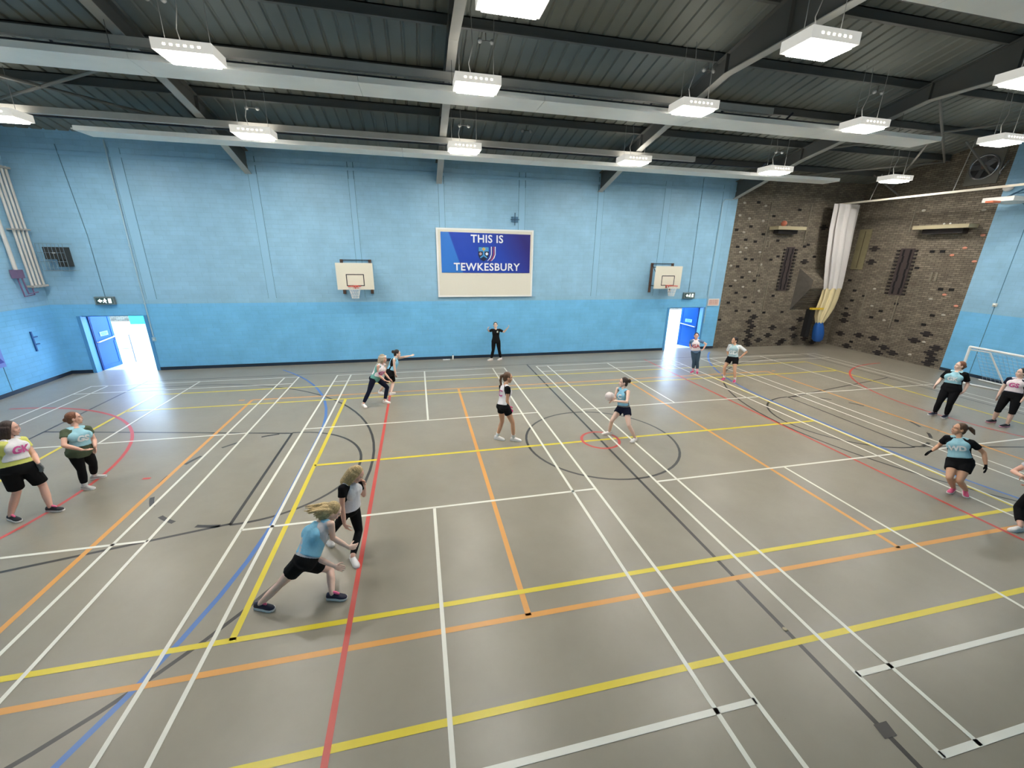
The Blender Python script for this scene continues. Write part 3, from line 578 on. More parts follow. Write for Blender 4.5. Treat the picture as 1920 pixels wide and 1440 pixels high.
# bottle and cloth on the floor by the back wall
e = empty('water_bottle', (1.2, 8.3, 0), 'small white water bottle standing against the back wall', 'bottle')
build(MB().rings([((1.2, 8.3, 0), (.033, 0, 0), (0, .033, 0)), ((1.2, 8.3, .15), (.035, 0, 0), (0, .035, 0)), ((1.2, 8.3, .19), (.015, 0, 0), (0, .015, 0))]), 'bottle_body', M_white, e, True)
build(MB().rings([((1.2, 8.3, .19), (.016, 0, 0), (0, .016, 0)), ((1.2, 8.3, .22), (.016, 0, 0), (0, .016, 0))]), 'cap', rgb('cap_blue', (60, 110, 170), rough=.4), e)
mb = MB(); nx, ny = 16, 8; vs = []
for j in range(ny+1):
    for i in range(nx+1): vs.append((.78+.3*i/nx, 8.22+.16*j/ny, .012+.02*abs(sin(3*i/nx*pi))*sin(pi*j/ny)))
mb.add(vs, [(j*(nx+1)+i, j*(nx+1)+i+1, (j+1)*(nx+1)+i+1, (j+1)*(nx+1)+i) for j in range(ny) for i in range(nx)])
mb.add([(v[0], v[1], .001) for v in (vs[0], vs[nx], vs[-1], vs[-1-nx])], [(3, 2, 1, 0)])
build(mb, 'towel', rgb('towel_white', (225, 225, 222), rough=.9), None, True, label='crumpled white towel on the floor by the back wall', cat='towel')

# ------------------------------------------------------------------ left wall
XH = XL+.03
e = empty('tubular_heater', (XL+.1, 8.1, 2.98), 'bank of white vertical heating tubes in the left corner', 'heater')
for k in range(4): build(MB().tube([(XH+.12, 7.85+k*.14, 2.98), (XH+.12, 7.85+k*.14, 6.5)], .034, 10), 'tube', rgb('tube_white', (214, 210, 204), rough=.4), e, True)
for z_, h_ in ((3.0, .06), (6.42, .06), (4.7, .04)): build(MB().box((XH, 7.78, z_), (XH+.2, 8.34, z_+h_)), 'header', rgb('header_grey', (180, 176, 170), rough=.5), e)
build(MB().tube([(XH+.08, 7.5, 6.4), (XH+.08, 7.52, 3.55)], .05, 10), 'flow_pipe', MATS['tube_white'], e, True)
build(MB().box((XH, 7.4, 3.3), (XH+.18, 7.62, 3.55)), 'valve_box', rgb('valve_purple', (120, 100, 130), rough=.5), e)
build(MB().tube([(XH+.1, 7.46, 3.3), (XH+.1, 7.5, 2.75), (XH+.1, 7.85, 2.78), (XH+.1, 7.85, 2.98)], .02, 8).tube([(XH+.14, 7.56, 3.3), (XH+.14, 7.6, 2.82), (XH+.14, 7.95, 2.85)], .02, 8), 'return_pipe', rgb('pipe_violet', (128, 104, 140), rough=.5), e, True)
e = empty('wall_hook_rail', (XL, 7.4, 1.05), 'short dark vertical rail with two pegs on the left wall', 'hook rail')
build(MB().box((XL, 7.385, 1.05), (XL+.04, 7.425, 1.68)), 'rail', rgb('rail_navy', (28, 84, 150), rough=.4), e)
for z in (1.25, 1.48): build(MB().box((XL, 7.425, z), (XL+.05, 7.56, z+.03)), 'peg', MATS['rail_navy'], e)
e = empty('wall_poster', (XL, 6.0, .85), 'violet poster at the left picture edge on the left wall', 'poster')
build(MB().box((XL, 5.7, .85), (XL+.01, 6.3, 1.5)), 'sheet', rgb('poster_violet', (120, 140, 220), rough=.5), e); build(MB().add([(XL+.012, 5.75, .95), (XL+.012, 6.28, .98), (XL+.012, 6.05, 1.35)], [(0, 1, 2)]), 'printed_shape', rgb('poster_navy', (60, 70, 170), rough=.5), e)

# ------------------------------------------------------------------ climbing wall features
def place(side, a, z, d):                                   # point at distance d in front of the brick face
    return V((a, YB-d, z)) if side == 'b' else V((XR-d, a, z))
def slab(mb, side, a0, a1, z0, z1, d, mi=0, d0=-.02):
    p = place(side, a0, z0, d0); q = place(side, a1, z1, d); return mb.box(tuple(min(x, y) for x, y in zip(p, q)), tuple(max(x, y) for x, y in zip(p, q)), mi)
crosses = {'b': [(15.81,1.5),(15.63,1.27),(15.8,1.03),(15.64,.79),(15.8,.57),(15.63,.33),(15.79,.15),(17.03,.95),(16.84,.56),(16.35,.33),(17.8,.26),(17.65,.14),(18.06,4.09),(18.61,1.33),(18.29,.87),(18.43,.48),(19.14,.32),(19.71,.13),(18.71,5.64)],
           'r': [(7.35,4.72),(7.34,4.13),(7.85,1.61),(7.88,1.32),(7.87,.67),(6.98,.75),(6.28,.74),(4.32,1.31),(4.68,.97),(7.4,.13),(5.75,.42),(5.35,.25),(5.93,.13),(3.85,.82),(3.98,.58),(3.87,.35),(3.95,.15)]}
for side, par in (('b', wbb), ('r', wrb)):
    me = None
    for a, z in crosses[side]:
        if me is None:
            mb = MB()
            for w, dz in ((.11, .078), (.235, 0), (.11, -.078)):
                if side == 'b': mb.box((-w, -.014, dz-.036), (w, .005, dz+.036))
                else: mb.box((-.014, -w, dz-.036), (.005, w, dz+.036))
            me = mb.mesh('dark_brick_cross')
        o = link('dark_brick_cross', me, M_dbrick, par); o.location = place(side, a, z, 0)
holes = {'b': [(14.18,4.7),(14.73,4.17),(15.08,4.16),(16.12,4.16),(16.48,4.31),(14.37,3.84),(14.72,3.36),(15.58,3.44),(15.43,3.2),(14.18,2.96),(14.55,2.65),(15.09,2.43),(14.22,2.19),(15.62,2.2),(14.74,1.8),(15.47,1.79),(16.34,1.7),(17.4,1.71),(16.67,2.5),(13.9,1.39),(14.86,6.58),(15.8,6.04),(14.69,5.57),(13.97,5.41),(15.42,5.26),(14.54,5.01),(15.07,4.94),(16.29,5.01),(18.05,4.86),(17.86,4.78),(17.14,6.35),(18.57,4.33)],
         'r': [(8.1,3.25),(7.74,2.79),(7.24,2.59),(7.74,2.32),(7.91,1.91),(6.32,2.0),(6.65,1.66),(5.57,1.67),(4.53,1.67),(5.78,2.39),(4.34,2.09),(5.42,3.94),(5.06,4.6),(4.71,4.61),(4.36,3.15),(4.0,3.16),(7.24,.37)]}
chips = {'b': [(14.14,6.53),(15.26,6.45),(14.01,6.02),(14.53,5.9),(15.28,5.82),(14.37,5.32),(14.64,4.66),(14.38,4.47),(15.43,4.48),(15.62,3.94),(14.0,3.87),(15.07,3.6),(14.37,3.21),(14.86,2.92),(15.79,2.73)],
         'r': [(6.76,2.18),(4.58,2.73),(6.07,1.61),(3.98,2.16),(4.67,.34),(4.32,.97),(6.86,2.95),(3.85,6.08),(5.82,6.23)]}
pinks = [(4.36,4.47),(4.17,2.95),(3.68,2.56),(3.6,4.25),(4.03,4.74),(3.62,5.19)]
M_chip = rgb('pale_hold', (172, 164, 150), rough=.6); M_pink = rgb('pink_hold', (222, 150, 125), rough=.6)
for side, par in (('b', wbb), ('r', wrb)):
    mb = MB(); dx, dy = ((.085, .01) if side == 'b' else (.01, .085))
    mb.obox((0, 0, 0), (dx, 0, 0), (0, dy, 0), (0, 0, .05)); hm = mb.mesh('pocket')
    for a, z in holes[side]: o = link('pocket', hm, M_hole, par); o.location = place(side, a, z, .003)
    mb = MB().ell((0, 0, 0), (.08 if side == 'b' else .035, 0, 0), (0, .035 if side == 'b' else .08, 0), (0, 0, .05), 8, 5); cm = mb.mesh('climbing_hold')
    for a, z in chips[side]:
        o = link('climbing_hold', cm, M_chip, par, True); o.location = place(side, a, z, .01)
    if side == 'r':
        pm = cm.copy(); pm.materials.clear()
        for a, z in pinks: o = link('climbing_hold', pm, M_pink, par, True, label='pink climbing hold'); o.location = place(side, a, z, .01)
M_slot1 = rgb('slot_brown', (66, 54, 52), rough=.7); M_slot2 = rgb('slot_crack', (22, 18, 20), rough=.9)
for side, par, a0, a1, z0, z1 in (('b', wbb, 16.86, 17.34, 2.74, 4.74), ('r', wrb, 5.69, 6.23, 2.76, 4.73)):
    build(slab(MB(), side, a0, a1, z0, z1, .012), 'crack_panel', M_slot1, par)
    mb = MB()
    for s, t in ((.16, .3), (.66, .8)):
        n = 7
        for k in range(n):
            zz0 = z0+.05+(z1-z0-.1)*k/n; j = .02*sin(k*2.3+s*9); slab(mb, side, a0+(a1-a0)*s+j, a0+(a1-a0)*t+j, zz0, zz0+(z1-z0-.1)/n, .016)
    build(mb, 'crack', M_slot2, par)
    for k in range(13):                                      # toothed bricks either side
        zz = z0+.02+k*.152
        for aa in ((a0-.13, a0-.01), (a1+.01, a1+.13)):
            build(slab(MB(), side, aa[0], aa[1], zz, zz+.07, .06), 'tooth_brick', M_dbrick, par)
# vertical finger cracks, small rails
for side, par, a0, a1, z0, z1 in (('b', wbb, 16.2, 16.24, 1.75, 3.1), ('b', wbb, 15.55, 15.58, 2.2, 6.6), ('b', wbb, 17.72, 17.76, 4.9, 6.6), ('b', wbb, 15.62, 15.68, 4.7, 5.0), ('b', wbb, 15.8, 15.86, 4.7, 5.0), ('r', wrb, 7.15, 7.19, 1.6, 2.9), ('r', wrb, 5.75, 5.79, 1.3, 2.7), ('r', wrb, 6.1, 6.14, 5.4, 6.4), ('r', wrb, 4.77, 4.85, 3.45, 3.8), ('r', wrb, 4.6, 4.68, 3.45, 3.8)):
    build(slab(MB(), side, a0, a1, z0, z1, .035), 'finger_rail', rgb('rail_stone', (128, 120, 104), rough=.7), par)
build(slab(MB(), 'r', 7.66, 8.22, 3.78, 5.59, .03), 'render_panel', rgb('render_buff', (136, 126, 94), rough=.8, noise=.1, nscale=4), wrb)
build(slab(MB(), 'r', 7.92, 7.95, 3.85, 5.5, .036), 'panel_crack', rgb('crack_brown', (84, 72, 52), rough=.9), wrb)
# projecting brick prow
a0, a1 = 17.85, 19.3
vs = [(a0+.05, YB, 3.75), (a1, YB, 3.75), (a0+.35, YB-.55, 3.25), (a1, YB-.55, 3.25), (a0+.02, YB, 2.9), (a1, YB, 2.9), (a0+.3, YB-.55, 2.9), (a1, YB-.55, 2.9)]
build(MB().add(vs, [(0, 2, 3, 1), (2, 6, 7, 3), (6, 4, 5, 7), (0, 4, 6, 2), (1, 3, 7, 5), (0, 1, 5, 4)]), 'brick_prow', M_bx, wbb)
for k in range(14):                                         # corbelled courses under the prow
    d = .55*(1-(k+.5)/14); z = 2.9-(k+1)*.076; build(MB().box((a0+.3-.28*(k/14), YB-d, z+.014), (a1, YB+.02, z+.062)), 'corbel_course', M_bx, wbb)
build(MB().add([(a0+.03, YB, 3.78), (a0+.33, YB-.57, 3.27), (a0+.28, YB-.57, 2.88), (a0-.02, YB, 1.8), (a0+.06, YB, 3.78), (a0+.36, YB-.57, 3.27), (a0+.31, YB-.57, 2.88), (a0+.01, YB, 1.8)], [(0, 1, 2, 3), (7, 6, 5, 4), (0, 4, 5, 1), (1, 5, 6, 2), (2, 6, 7, 3), (3, 7, 4, 0)]), 'prow_shade_plate', rgb('prow_shade_grey', (84, 78, 70), rough=.8, noise=.1, nscale=6), wbb)  # added plate, shade on the prow's left side put into its darker colour
# timber ledges and balls lying on them
M_ledge = rgb('ledge_stone', (176, 164, 132), rough=.7)
e = empty('wall_ledge', (16.5, YB, 5.45), 'pale stone ledge with an orange ball, left of the white curtain', 'ledge')
build(MB().box((15.7, YB-.5, 5.46), (17.22, YB, 5.6)), 'slab', M_ledge, e); build(MB().box((15.95, YB-.28, 5.3), (17.0, YB, 5.46)), 'corbel', M_dbrick, e)
e = empty('wall_ledge', (XR, 4.8, 5.45), 'pale stone ledge high on the right-hand brick wall', 'ledge')
build(MB().box((XR-.5, 3.85, 5.46), (XR, 5.7, 5.6)), 'slab', M_ledge, e); build(MB().box((XR-.3, 4.1, 5.28), (XR, 5.45, 5.46)), 'corbel', M_dbrick, e)
build(MB().ell((16.08, YB-.36, 5.72), (.12, 0, 0), (0, .12, 0), (0, 0, .12), 16, 10), 'ball', rgb('ball_orange', (196, 112, 84), rough=.5), None, True, label='orange ball stuck on the ledge of the climbing wall', cat='ball')
for k, (y, lab) in enumerate(((4.72, 'left of a pair'), (4.52, 'right of a pair'))):
    build(MB().ell((XR-.38, y, 5.635), (.035, 0, 0), (0, .035, 0), (0, 0, .035), 10, 7), 'shuttlecock', M_white, None, True, label='tiny pale shuttlecock on the right-hand ledge, '+lab, cat='shuttlecock')
# ventilator fan high on the gable
e = empty('wall_fan', (XR, 4.22, 7.0), 'round louvred ventilation fan in a grey metal housing', 'fan')
build(MB().box((XR-.06, 3.75, 6.98), (XR, 4.72, 8.3)), 'housing', rgb('fan_housing', (118, 114, 104), rough=.5), e)
def ring(c, r, w, d, n=28):
    mb = MB(); return mb.tube([V(c)+V((0, r*cos(2*pi*k/n), r*sin(2*pi*k/n))) for k in range(n+1)], w, 6)
build(ring((XR-.08, 4.24, 7.58), .40, .035, .05), 'outer_ring', rgb('fan_chrome', (170, 172, 176), rough=.25, metal=.7), e, True)
build(MB().rings([((XR-.062, 4.24, 7.58), (0, .40, 0), (0, 0, .40)), ((XR-.07, 4.24, 7.58), (0, .40, 0), (0, 0, .40))], 28), 'fan_recess', rgb('fan_dark', (38, 36, 34), rough=.6), e)
for k in range(5):
    a = 2*pi*k/5; c = V((XR-.085, 4.24, 7.58)); t = V((0, cos(a), sin(a))); q = V((.02, -sin(a)*.09, cos(a)*.09))
    build(MB().obox(c+t*.22, t*.15, q, V((.004, 0, 0))), 'blade', rgb('blade_grey', (96, 96, 98), rough=.4), e)
for k in range(6): zz = 7.70+k*.045; hw = sqrt(max(.38**2-(zz-7.58)**2, .01)); build(MB().obox((XR-.1, 4.24, zz), (.012, 0, .012), (0, hw, 0), (-.002, 0, .002)), 'louvre', MATS['fan_chrome'], e)
build(MB().rings([((XR-.11, 4.24, 7.58), (0, .08, 0), (0, 0, .08)), ((XR-.07, 4.24, 7.58), (0, .08, 0), (0, 0, .08))], 16), 'hub', rgb('fan_hub', (110, 90, 80), rough=.5), e)
e = empty('wall_hook', (XR, 3.66, 7.2), 'curved metal hook beside the ventilation fan', 'hook'); build(MB().tube([(XR-.02, 3.62, 7.7), (XR-.08, 3.66, 7.5), (XR-.1, 3.72, 7.35), (XR-.04, 3.74, 7.28), (XR, 3.72, 7.28)], .02, 6), 'hook', MATS['fan_chrome'], e, True)

# curtain rail and gathered divider net
rx, rzz = 19.05, 6.6
e = empty('curtain_rail', (rx, 0, rzz), 'long white curtain rail running out from the climbing corner', 'rail')
build(MB().box((rx-.03, -8.6, rzz), (rx+.03, 8.3, rzz+.07)), 'track', rgb('rail_cream', (222, 214, 196), rough=.4), e)
for y in (6.9, 4.0, 1.0, -2): build(MB().tube([(rx, y, rzz+.07), (rx+(.3 if y > 3 else 0), y, roof(y)-.22)], .012, 6), 'drop_rod', M_trunk, e)
def gathered(path, n, folds, amp):
    rs = []; mb = MB(); vs = []; fs = []
    for (z, x, y, hx, hy) in path:
        for k in range(n):
            a = 2*pi*k/n; q = 1+amp*cos(folds*a); vs.append((x+hx*q*cos(a), y+hy*q*sin(a), z))
    m = len(path)
    for i in range(m-1):
        for k in range(n): fs.append((i*n+k, i*n+(k+1) % n, (i+1)*n+(k+1) % n, (i+1)*n+k))
    fs += [tuple(range(n-1, -1, -1)), tuple((m-1)*n+k for k in range(n))]
    return mb.add(vs, fs)
e = empty('divider_curtain', (19.3, 7.85, .3), 'gathered white divider net hanging in the climbing corner, tied into a blue bag', 'curtain')
build(gathered([(6.6, 19.06, 7.86, .56, .10), (5.5, 19.12, 7.87, .55, .14), (4.3, 19.26, 7.87, .52, .17), (3.3, 19.38, 7.87, .45, .17), (2.85, 19.44, 7.87, .41, .16)], 80, 8, .30), 'net', rgb('net_cloth', (216, 210, 206), rough=.8), e, True)
build(gathered([(2.9, 19.44, 7.87, .43, .17), (2.4, 19.40, 7.87, .42, .19), (1.95, 19.30, 7.87, .40, .2), (1.55, 19.2, 7.87, .30, .18), (1.22, 19.16, 7.87, .16, .12)], 80, 7, .22), 'canvas_skirt', rgb('canvas_cream', (222, 206, 160), rough=.8), e, True)
build(gathered([(1.26, 19.16, 7.87, .17, .13), (1.0, 19.2, 7.87, .25, .2), (.7, 19.26, 7.87, .28, .22), (.42, 19.3, 7.87, .26, .2), (.30, 19.3, 7.87, .16, .12)], 40, 5, .05), 'blue_bag', rgb('bag_blue', (34, 92, 168), rough=.5), e, True)
e = empty('net_bracket', (18.75, 7.9, .55), 'yellow padded bracket arm holding back the divider net', 'bracket')
build(MB().box((18.35, 7.72, 1.9), (19.05, 7.86, 1.98)), 'padded_arm', rgb('pad_yellow', (226, 190, 52), rough=.5), e); build(MB().box((18.38, 7.8, .55), (18.62, 8.04, 1.9)), 'post', M_black, e)  # black post puts the shadowed gap under the arm into a solid

# football goal against the right-hand blue wall
e = empty('football_goal', (19.0, .1, 0), 'white indoor football goal with net at the right wall', 'goal'); M_goal = rgb('goal_white', (234, 234, 232), rough=.35)
A, B = V((19.02, 1.95, 0)), V((18.7, -1.75, 0)); H = V((0, 0, 1.36)); bk = V((1.0, .05, 0))
build(MB().tube([A, A+H], .04, 10, True), 'post', M_goal, e, True); build(MB().tube([B, B+H], .04, 10, True), 'post', M_goal, e, True)
build(MB().tube([A+H, B+H], .04, 10, True), 'crossbar', M_goal, e, True)
for P_, s in ((A, -1), (B, 1)):
    build(MB().tube([P_+V((0, 0, 1.26)), P_+V((.22, s*.45, 1.24)), P_+V((.45, s*1.1, .05))], .026, 8, True), 'side_brace', M_goal, e, True)
build(MB().tube([A+V((.05, .2, .03)), A+V((.42, -1.2, .03))], .03, 8, True), 'base_bar', M_goal, e, True); build(MB().tube([A+V((1.3, .1, .03)), B+V((1.3, -.1, .03))], .03, 8, True), 'back_bar', M_goal, e, True)
mb = MB()
for k in range(31):
    t = k/30; p = A.lerp(B, t); mb.tube([p+H, p+V((.35, 0, 1.2)), p+V((1.3, 0, .05))], .004, 4)
for k in range(1, 12):
    t = k/12; q = H.lerp(V((.35, 0, 1.2)), min(1, t*4)) if t < .25 else V((.35, 0, 1.2)).lerp(V((1.3, 0, .05)), (t-.25)/.75); mb.tube([A+q, B+q], .004, 4)
build(mb, 'net', rgb('goal_net', (188, 206, 222), rough=.8), e)
# folded basketball backboard at the right picture edge
e = empty('folding_backboard', (XR, 2.6, 6.1), 'folded white backboard with orange rim, high at the right edge', 'backboard')
build(MB().box((18.95, 2.2, 6.17), (20.3, 3.0, 6.31)), 'board', M_white, e)
build(MB().box((18.6, 2.5, 6.12), (18.95, 2.7, 6.18)), 'rim_plate', rgb('rim_orange', (214, 120, 84), rough=.5), e)
build(MB().tube([(19.3, 2.6, 6.31), (20.0, 2.6, 6.6), (XR-.012, 2.6, 6.6)], .03, 8).tube([(19.9, 2.6, 6.31), (XR-.012, 2.6, 6.0)], .03, 8).tube([(20.1, 2.3, 6.5), (20.1, 2.9, 6.5)], .02, 6), 'arm', rgb('arm_blue', (90, 130, 160), rough=.5), e)
build(MB().ell((XR-.12, 3.32, 6.75), (.12, 0, 0), (0, .14, 0), (0, 0, .11), 12, 8), 'globe_lamp', rgb('globe_white', (236, 234, 228), rough=.4), None, True, label='small white globe wall lamp above the folded backboard', cat='wall lamp')
e = empty('wall_sensor', (XR, 2.56, 2.75), 'small white sensor on the right-hand blue wall above the goal', 'sensor'); build(MB().box((XR-.05, 2.5, 2.68), (XR, 2.62, 2.8)), 'base', M_white, e); build(MB().ell((XR-.06, 2.56, 2.74), (.04, 0, 0), (0, .04, 0), (0, 0, .04), 10, 6), 'lens', MATS['globe_white'], e, True)
# ------------------------------------------------------------------ people
JN = 'head neck rs re rw rt ls le lw lt rh lh rk ra ro lk la lo'.split()
def remesh(mb, vox, it=3, org_=(0, 0, 0)):
    me = mb.mesh('tmp', org_); o = bpy.data.objects.new('tmp', me); COL.objects.link(o)
    r = o.modifiers.new('r', 'REMESH'); r.mode = 'VOXEL'; r.voxel_size = vox
    if it: s = o.modifiers.new('s', 'SMOOTH'); s.factor = .5; s.iterations = it
    out = bpy.data.meshes.new_from_object(o.evaluated_get(bpy.context.evaluated_depsgraph_get()))
    bpy.data.objects.remove(o); bpy.data.meshes.remove(me); return out
def join_meshes(name, ms):
    bm = bmesh.new()
    for m in ms: bm.from_mesh(m)
    me = bpy.data.meshes.new(name); bm.to_mesh(me); bm.free()
    for m in ms: bpy.data.meshes.remove(m)
    return me
def fin(name, me, m, parent, **k):
    me.materials.clear(); o = link(name, me, m, parent, **k); me.polygons.foreach_set('use_smooth', [True]*len(me.polygons)); me.update(); ORG[o.name] = org(parent); return o
TOR = [(-.15, .105, .085, 0), (-.06, .165, .112, -.008), (.07, .175, .118, -.006), (.24, .152, .106, .002), (.42, .136, .100, .006), (.6, .146, .108, .010), (.76, .156, .112, .008), (.88, .150, .092, 0), (.96, .112, .072, -.006), (1.03, .058, .054, 0)]
def tor_at(t):
    for a, b in zip(TOR, TOR[1:]):
        if a[0] <= t <= b[0]:
            k = (t-a[0])/(b[0]-a[0]); return [a[i]+(b[i]-a[i])*k for i in (1, 2, 3)]
    return list(TOR[0][1:]) if t < 0 else list(TOR[-1][1:])
def person(label, pts, H, fat, look, skin, hair, top, bib, bottom, shoe, letters=None, gloves=None, sock=None, neckopen=True, tilt=0, extra=None):
    s = H/1.65; J = {n: V(p) for n, p in zip(JN, pts)}; f = .55+.45*fat
    base = V(((J['ra'].x+J['la'].x)/2, (J['ra'].y+J['la'].y)/2, 0)); root = empty('person', base, label, 'person', 'netball players and officials in the hall')
    mh = (J['rh']+J['lh'])/2; nk = J['neck']; up = (nk-mh).normalized(); TL = (nk-mh).length
    rh = (J['rh']-J['lh']).normalized(); rs = (J['rs']-J['ls']).normalized()
    def frame(t):
        r = rh.lerp(rs, min(max(t, 0), 1)); r = (r-up*r.dot(up)).normalized(); return r, up.cross(r)
    def tpos(t): return mh+(nk-mh)*t
    def torso(mb, t0, t1, iw=0, idp=0, wmul=1, fw=0, step=.08, wf=None):
        n = max(2, int((t1-t0)/step)+1); R_ = []
        for i in range(n+1):
            t = t0+(t1-t0)*i/n; w, d, fo = tor_at(t); r, fd = frame(t); belly = 1+(fat-1)*1.0*max(0, 1-abs(t-.3)/.7)
            w = (w*s*(.35+.65*fat)*(1 if t < .85 else 1/(.6+.4*fat))+iw)*(wf(t) if wf else wmul); d = d*s*(.3+.7*fat)*(belly if t > .1 else 1)**.5+idp
            R_.append((tpos(t)+fd*(fo*s+fw), r*w, fd*d))
        mb.rings(R_, 20)
    def limb(mb, a, b, r0, rm, r1, e=0, t1=1.0, t0=0.0, dome=True, n=12):
        P_ = []; Rr = []
        for i in range(7):
            t = t0+(t1-t0)*i/6; P_.append(a.lerp(b, t)); k = t*2
            Rr.append(((r0+(rm-r0)*k) if k < 1 else (rm+(r1-rm)*(k-1)))*s*f+e)
        mb.tube(P_, Rr, n, dome)
    AR = dict(u=(.046, .043, .036), l=(.038, .036, .025)); LG = dict(u=(.088, .076, .054), l=(.052, .053, .034))
    # --- body: one continuous skin surface
    body = MB(); torso(body, -.15, 1.03)
    for sd in 'rl':
        S, E_, W_ = J[sd+'s'], J[sd+'e'], J[sd+'w']
        body.tube([tpos(.9), S], [.06*s*f, .05*s*f], 12, True); limb(body, S, E_, *AR['u']); limb(body, E_, W_, *AR['l'])
        h, k, a = J[sd+'h'], J[sd+'k'], J[sd+'a']
        limb(body, h, k, *LG['u']); limb(body, k, a, *LG['l'])
        body.tube([a, a+V((0, 0, -a.z+.05))], .034*s, 10, True)
    r0, f0 = frame(.75)
    for q in (-1, 1): body.ell(tpos(.68)+r0*q*.07*s*fat+f0*(.085*s*fat), r0*.055*s*fat, f0*.05*s*fat, up*.06*s, 12, 7)
    for q in (-1, 1): body.ell(tpos(-.02)+rh*q*.07*s*fat-f0*(.06*s*fat), rh*.085*s*fat, f0*.075*s*fat, up*.09*s, 12, 7)
    # head frame
    lk = V((cos(rad(look[0])), sin(rad(look[0])), 0))*cos(rad(look[1]))+V((0, 0, sin(rad(look[1]))))
    hu = ((J['head']-nk).normalized()*.45+V((0, 0, 1))*.55).normalized(); hf = (lk-hu*lk.dot(hu)).normalized()
    if look[1]: hf = (hf*cos(rad(look[1]*.6))+hu*sin(rad(look[1]*.6))).normalized(); 
    hr = hf.cross(V((0, 0, 1))); hr = hr.normalized(); hu = hr.cross(hf).normalized(); C_ = J['head']; g = 1.06*s**.5
    hd = MB(); P3 = lambda x, y, z: C_+hr*(x*g)+hf*(y*g)+hu*(z*g)
    hd.ell(P3(0, -.008, .025), hr*.074*g, hf*.092*g, hu*.092*g, 18, 11); hd.ell(P3(0, .03, -.045), hr*.056*g, hf*.060*g, hu*.072*g, 16, 9)
    hd.ell(P3(0, .06, -.098), hr*.026*g, hf*.024*g, hu*.02*g, 12, 7)
    hd.rings([(P3(0, .088, .022), hr*.007*g, hu*.006*g), (P3(0, .098, 0), hr*.011*g, hu*.01*g), (P3(0, .107, -.022), hr*.017*g, hu*.012*g), (P3(0, .085, -.036), hr*.016*g, hu*.006*g)], 10)
    for q in (-1, 1):
        hd.ell(P3(q*.077, -.005, -.008), hr*.010*g, hf*.020*g, hu*.032*g, 10, 7); hd.ell(P3(q*.032, .073, .032), hr*.022*g, hf*.014*g, hu*.009*g, 10, 6); hd.ell(P3(q*.04, .062, -.03), hr*.024*g, hf*.022*g, hu*.024*g, 10, 6)
    hd.ell(P3(0, .083, -.062), hr*.024*g, hf*.012*g, hu*.012*g, 10, 6)
    hd.tube([nk-up*.02, P3(0, -.02, -.06)], [.058*s*f**.5, .05*s*f**.5], 12, True)
    meshes = [remesh(body, .0115, 4, base), remesh(hd, .0065, 2, base)]
    # hands
    def hand(sd, e=0.0):
        W_, T_ = J[sd+'w'], J[sd+'t']; d = (T_-W_).normalized(); q = -1 if sd == 'r' else 1; hs = s*1.04
        arm = (W_-J[sd+'e']).normalized(); a = f0-d*f0.dot(d)
        if a.length < .35: a = up-d*up.dot(d)
        a.normalize(); nn = d.cross(a).normalized(); med = r0*q
        if nn.dot(med) < 0: nn = -nn
        mb = MB(); B = lambda x, y, z: W_+d*(x*hs)+a*(y*hs)+nn*(z*hs)
        mb.rings([(B(-.01, 0, 0), a*(.026*hs+e), nn*(.02*hs+e)), (B(.03, 0, 0), a*(.034*hs+e), nn*(.016*hs+e)), (B(.07, 0, 0), a*(.040*hs+e), nn*(.015*hs+e)), (B(.09, 0, .002), a*(.037*hs+e), nn*(.012*hs+e))], 14)
        for i, L_ in enumerate((.070, .079, .074, .058)):
            p = B(.085, .029-.0195*i, .001); ang = rad(14+3*i); dr = d.copy(); P_ = [p]; sp = a*(.12*(1.5-i)/1.5)
            for k in range(3):
                cdir = (dr*cos(ang)+nn*sin(ang)+sp*.4).normalized(); p = p+cdir*(L_*hs*(.45, .32, .23)[k]); P_.append(p); dr = (dr*cos(ang*.9)+nn*sin(ang*.9)).normalized()
            mb.tube(P_, [.0088*hs+e, .0084*hs+e, .0076*hs+e, .0066*hs+e], 8, True)
        p = B(.022, .026, .006); P_ = [p, p+(d*.55+a*.75+nn*.25).normalized()*.034*hs, p+(d*.55+a*.75+nn*.25).normalized()*.034*hs+(d*.85+a*.4+nn*.35).normalized()*.034*hs]
        mb.tube(P_, [.012*hs+e, .0105*hs+e, .0085*hs+e], 8, True); return mb
    gl = []
    for sd in 'rl':
        if gloves: gl.append(remesh(hand(sd, .003), .0055, 1, base))
        else: meshes.append(remesh(hand(sd), .0048, 1, base))
    fin('body', join_meshes('body', meshes), skin, root)
    for m_ in gl: fin('glove', m_, gloves, root)
    # face
    dk = rgb('eye_dark', (38, 28, 24), rough=.3); wh = rgb('eye_white', (190, 184, 178), rough=.3)
    for q in (-1, 1):
        ey = build(MB().ell(P3(q*.031, .0785, .012), hr*.0115*g, hf*.0075*g, hu*.0048*g, 10, 6), 'eye', wh, root, True)
        build(MB().ell(P3(q*.031, .0835, .012), hr*.0068*g, hf*.004*g, hu*.0056*g, 8, 5), 'iris', dk, ey, True)
        build(MB().tube([P3(q*.014, .091, .032), P3(q*.032, .088, .038), P3(q*.05, .073, .033)], .0032*g, 6, True), 'eyebrow', hair[1], root)
    build(MB().tube([P3(-.022, .088, -.064), P3(0, .0965, -.062), P3(.022, .088, -.064)], [.003*g, .0052*g, .003*g], 8, True), 'mouth', rgb('lips', (176, 96, 88), rough=.4), root, True)
    # --- hair
    hb = MB(); st = hair[0]; hb.ell(P3(0, -.024, .032), hr*.083*g, hf*.095*g, hu*.098*g, 20, 12); hb.ell(P3(0, -.055, -.02), hr*.070*g, hf*.055*g, hu*.085*g, 16, 9)
    def lock(pl, rl, n=9): hb.tube([P3(*p) if len(p) == 3 else p for p in pl], [r*g for r in rl], n, True)
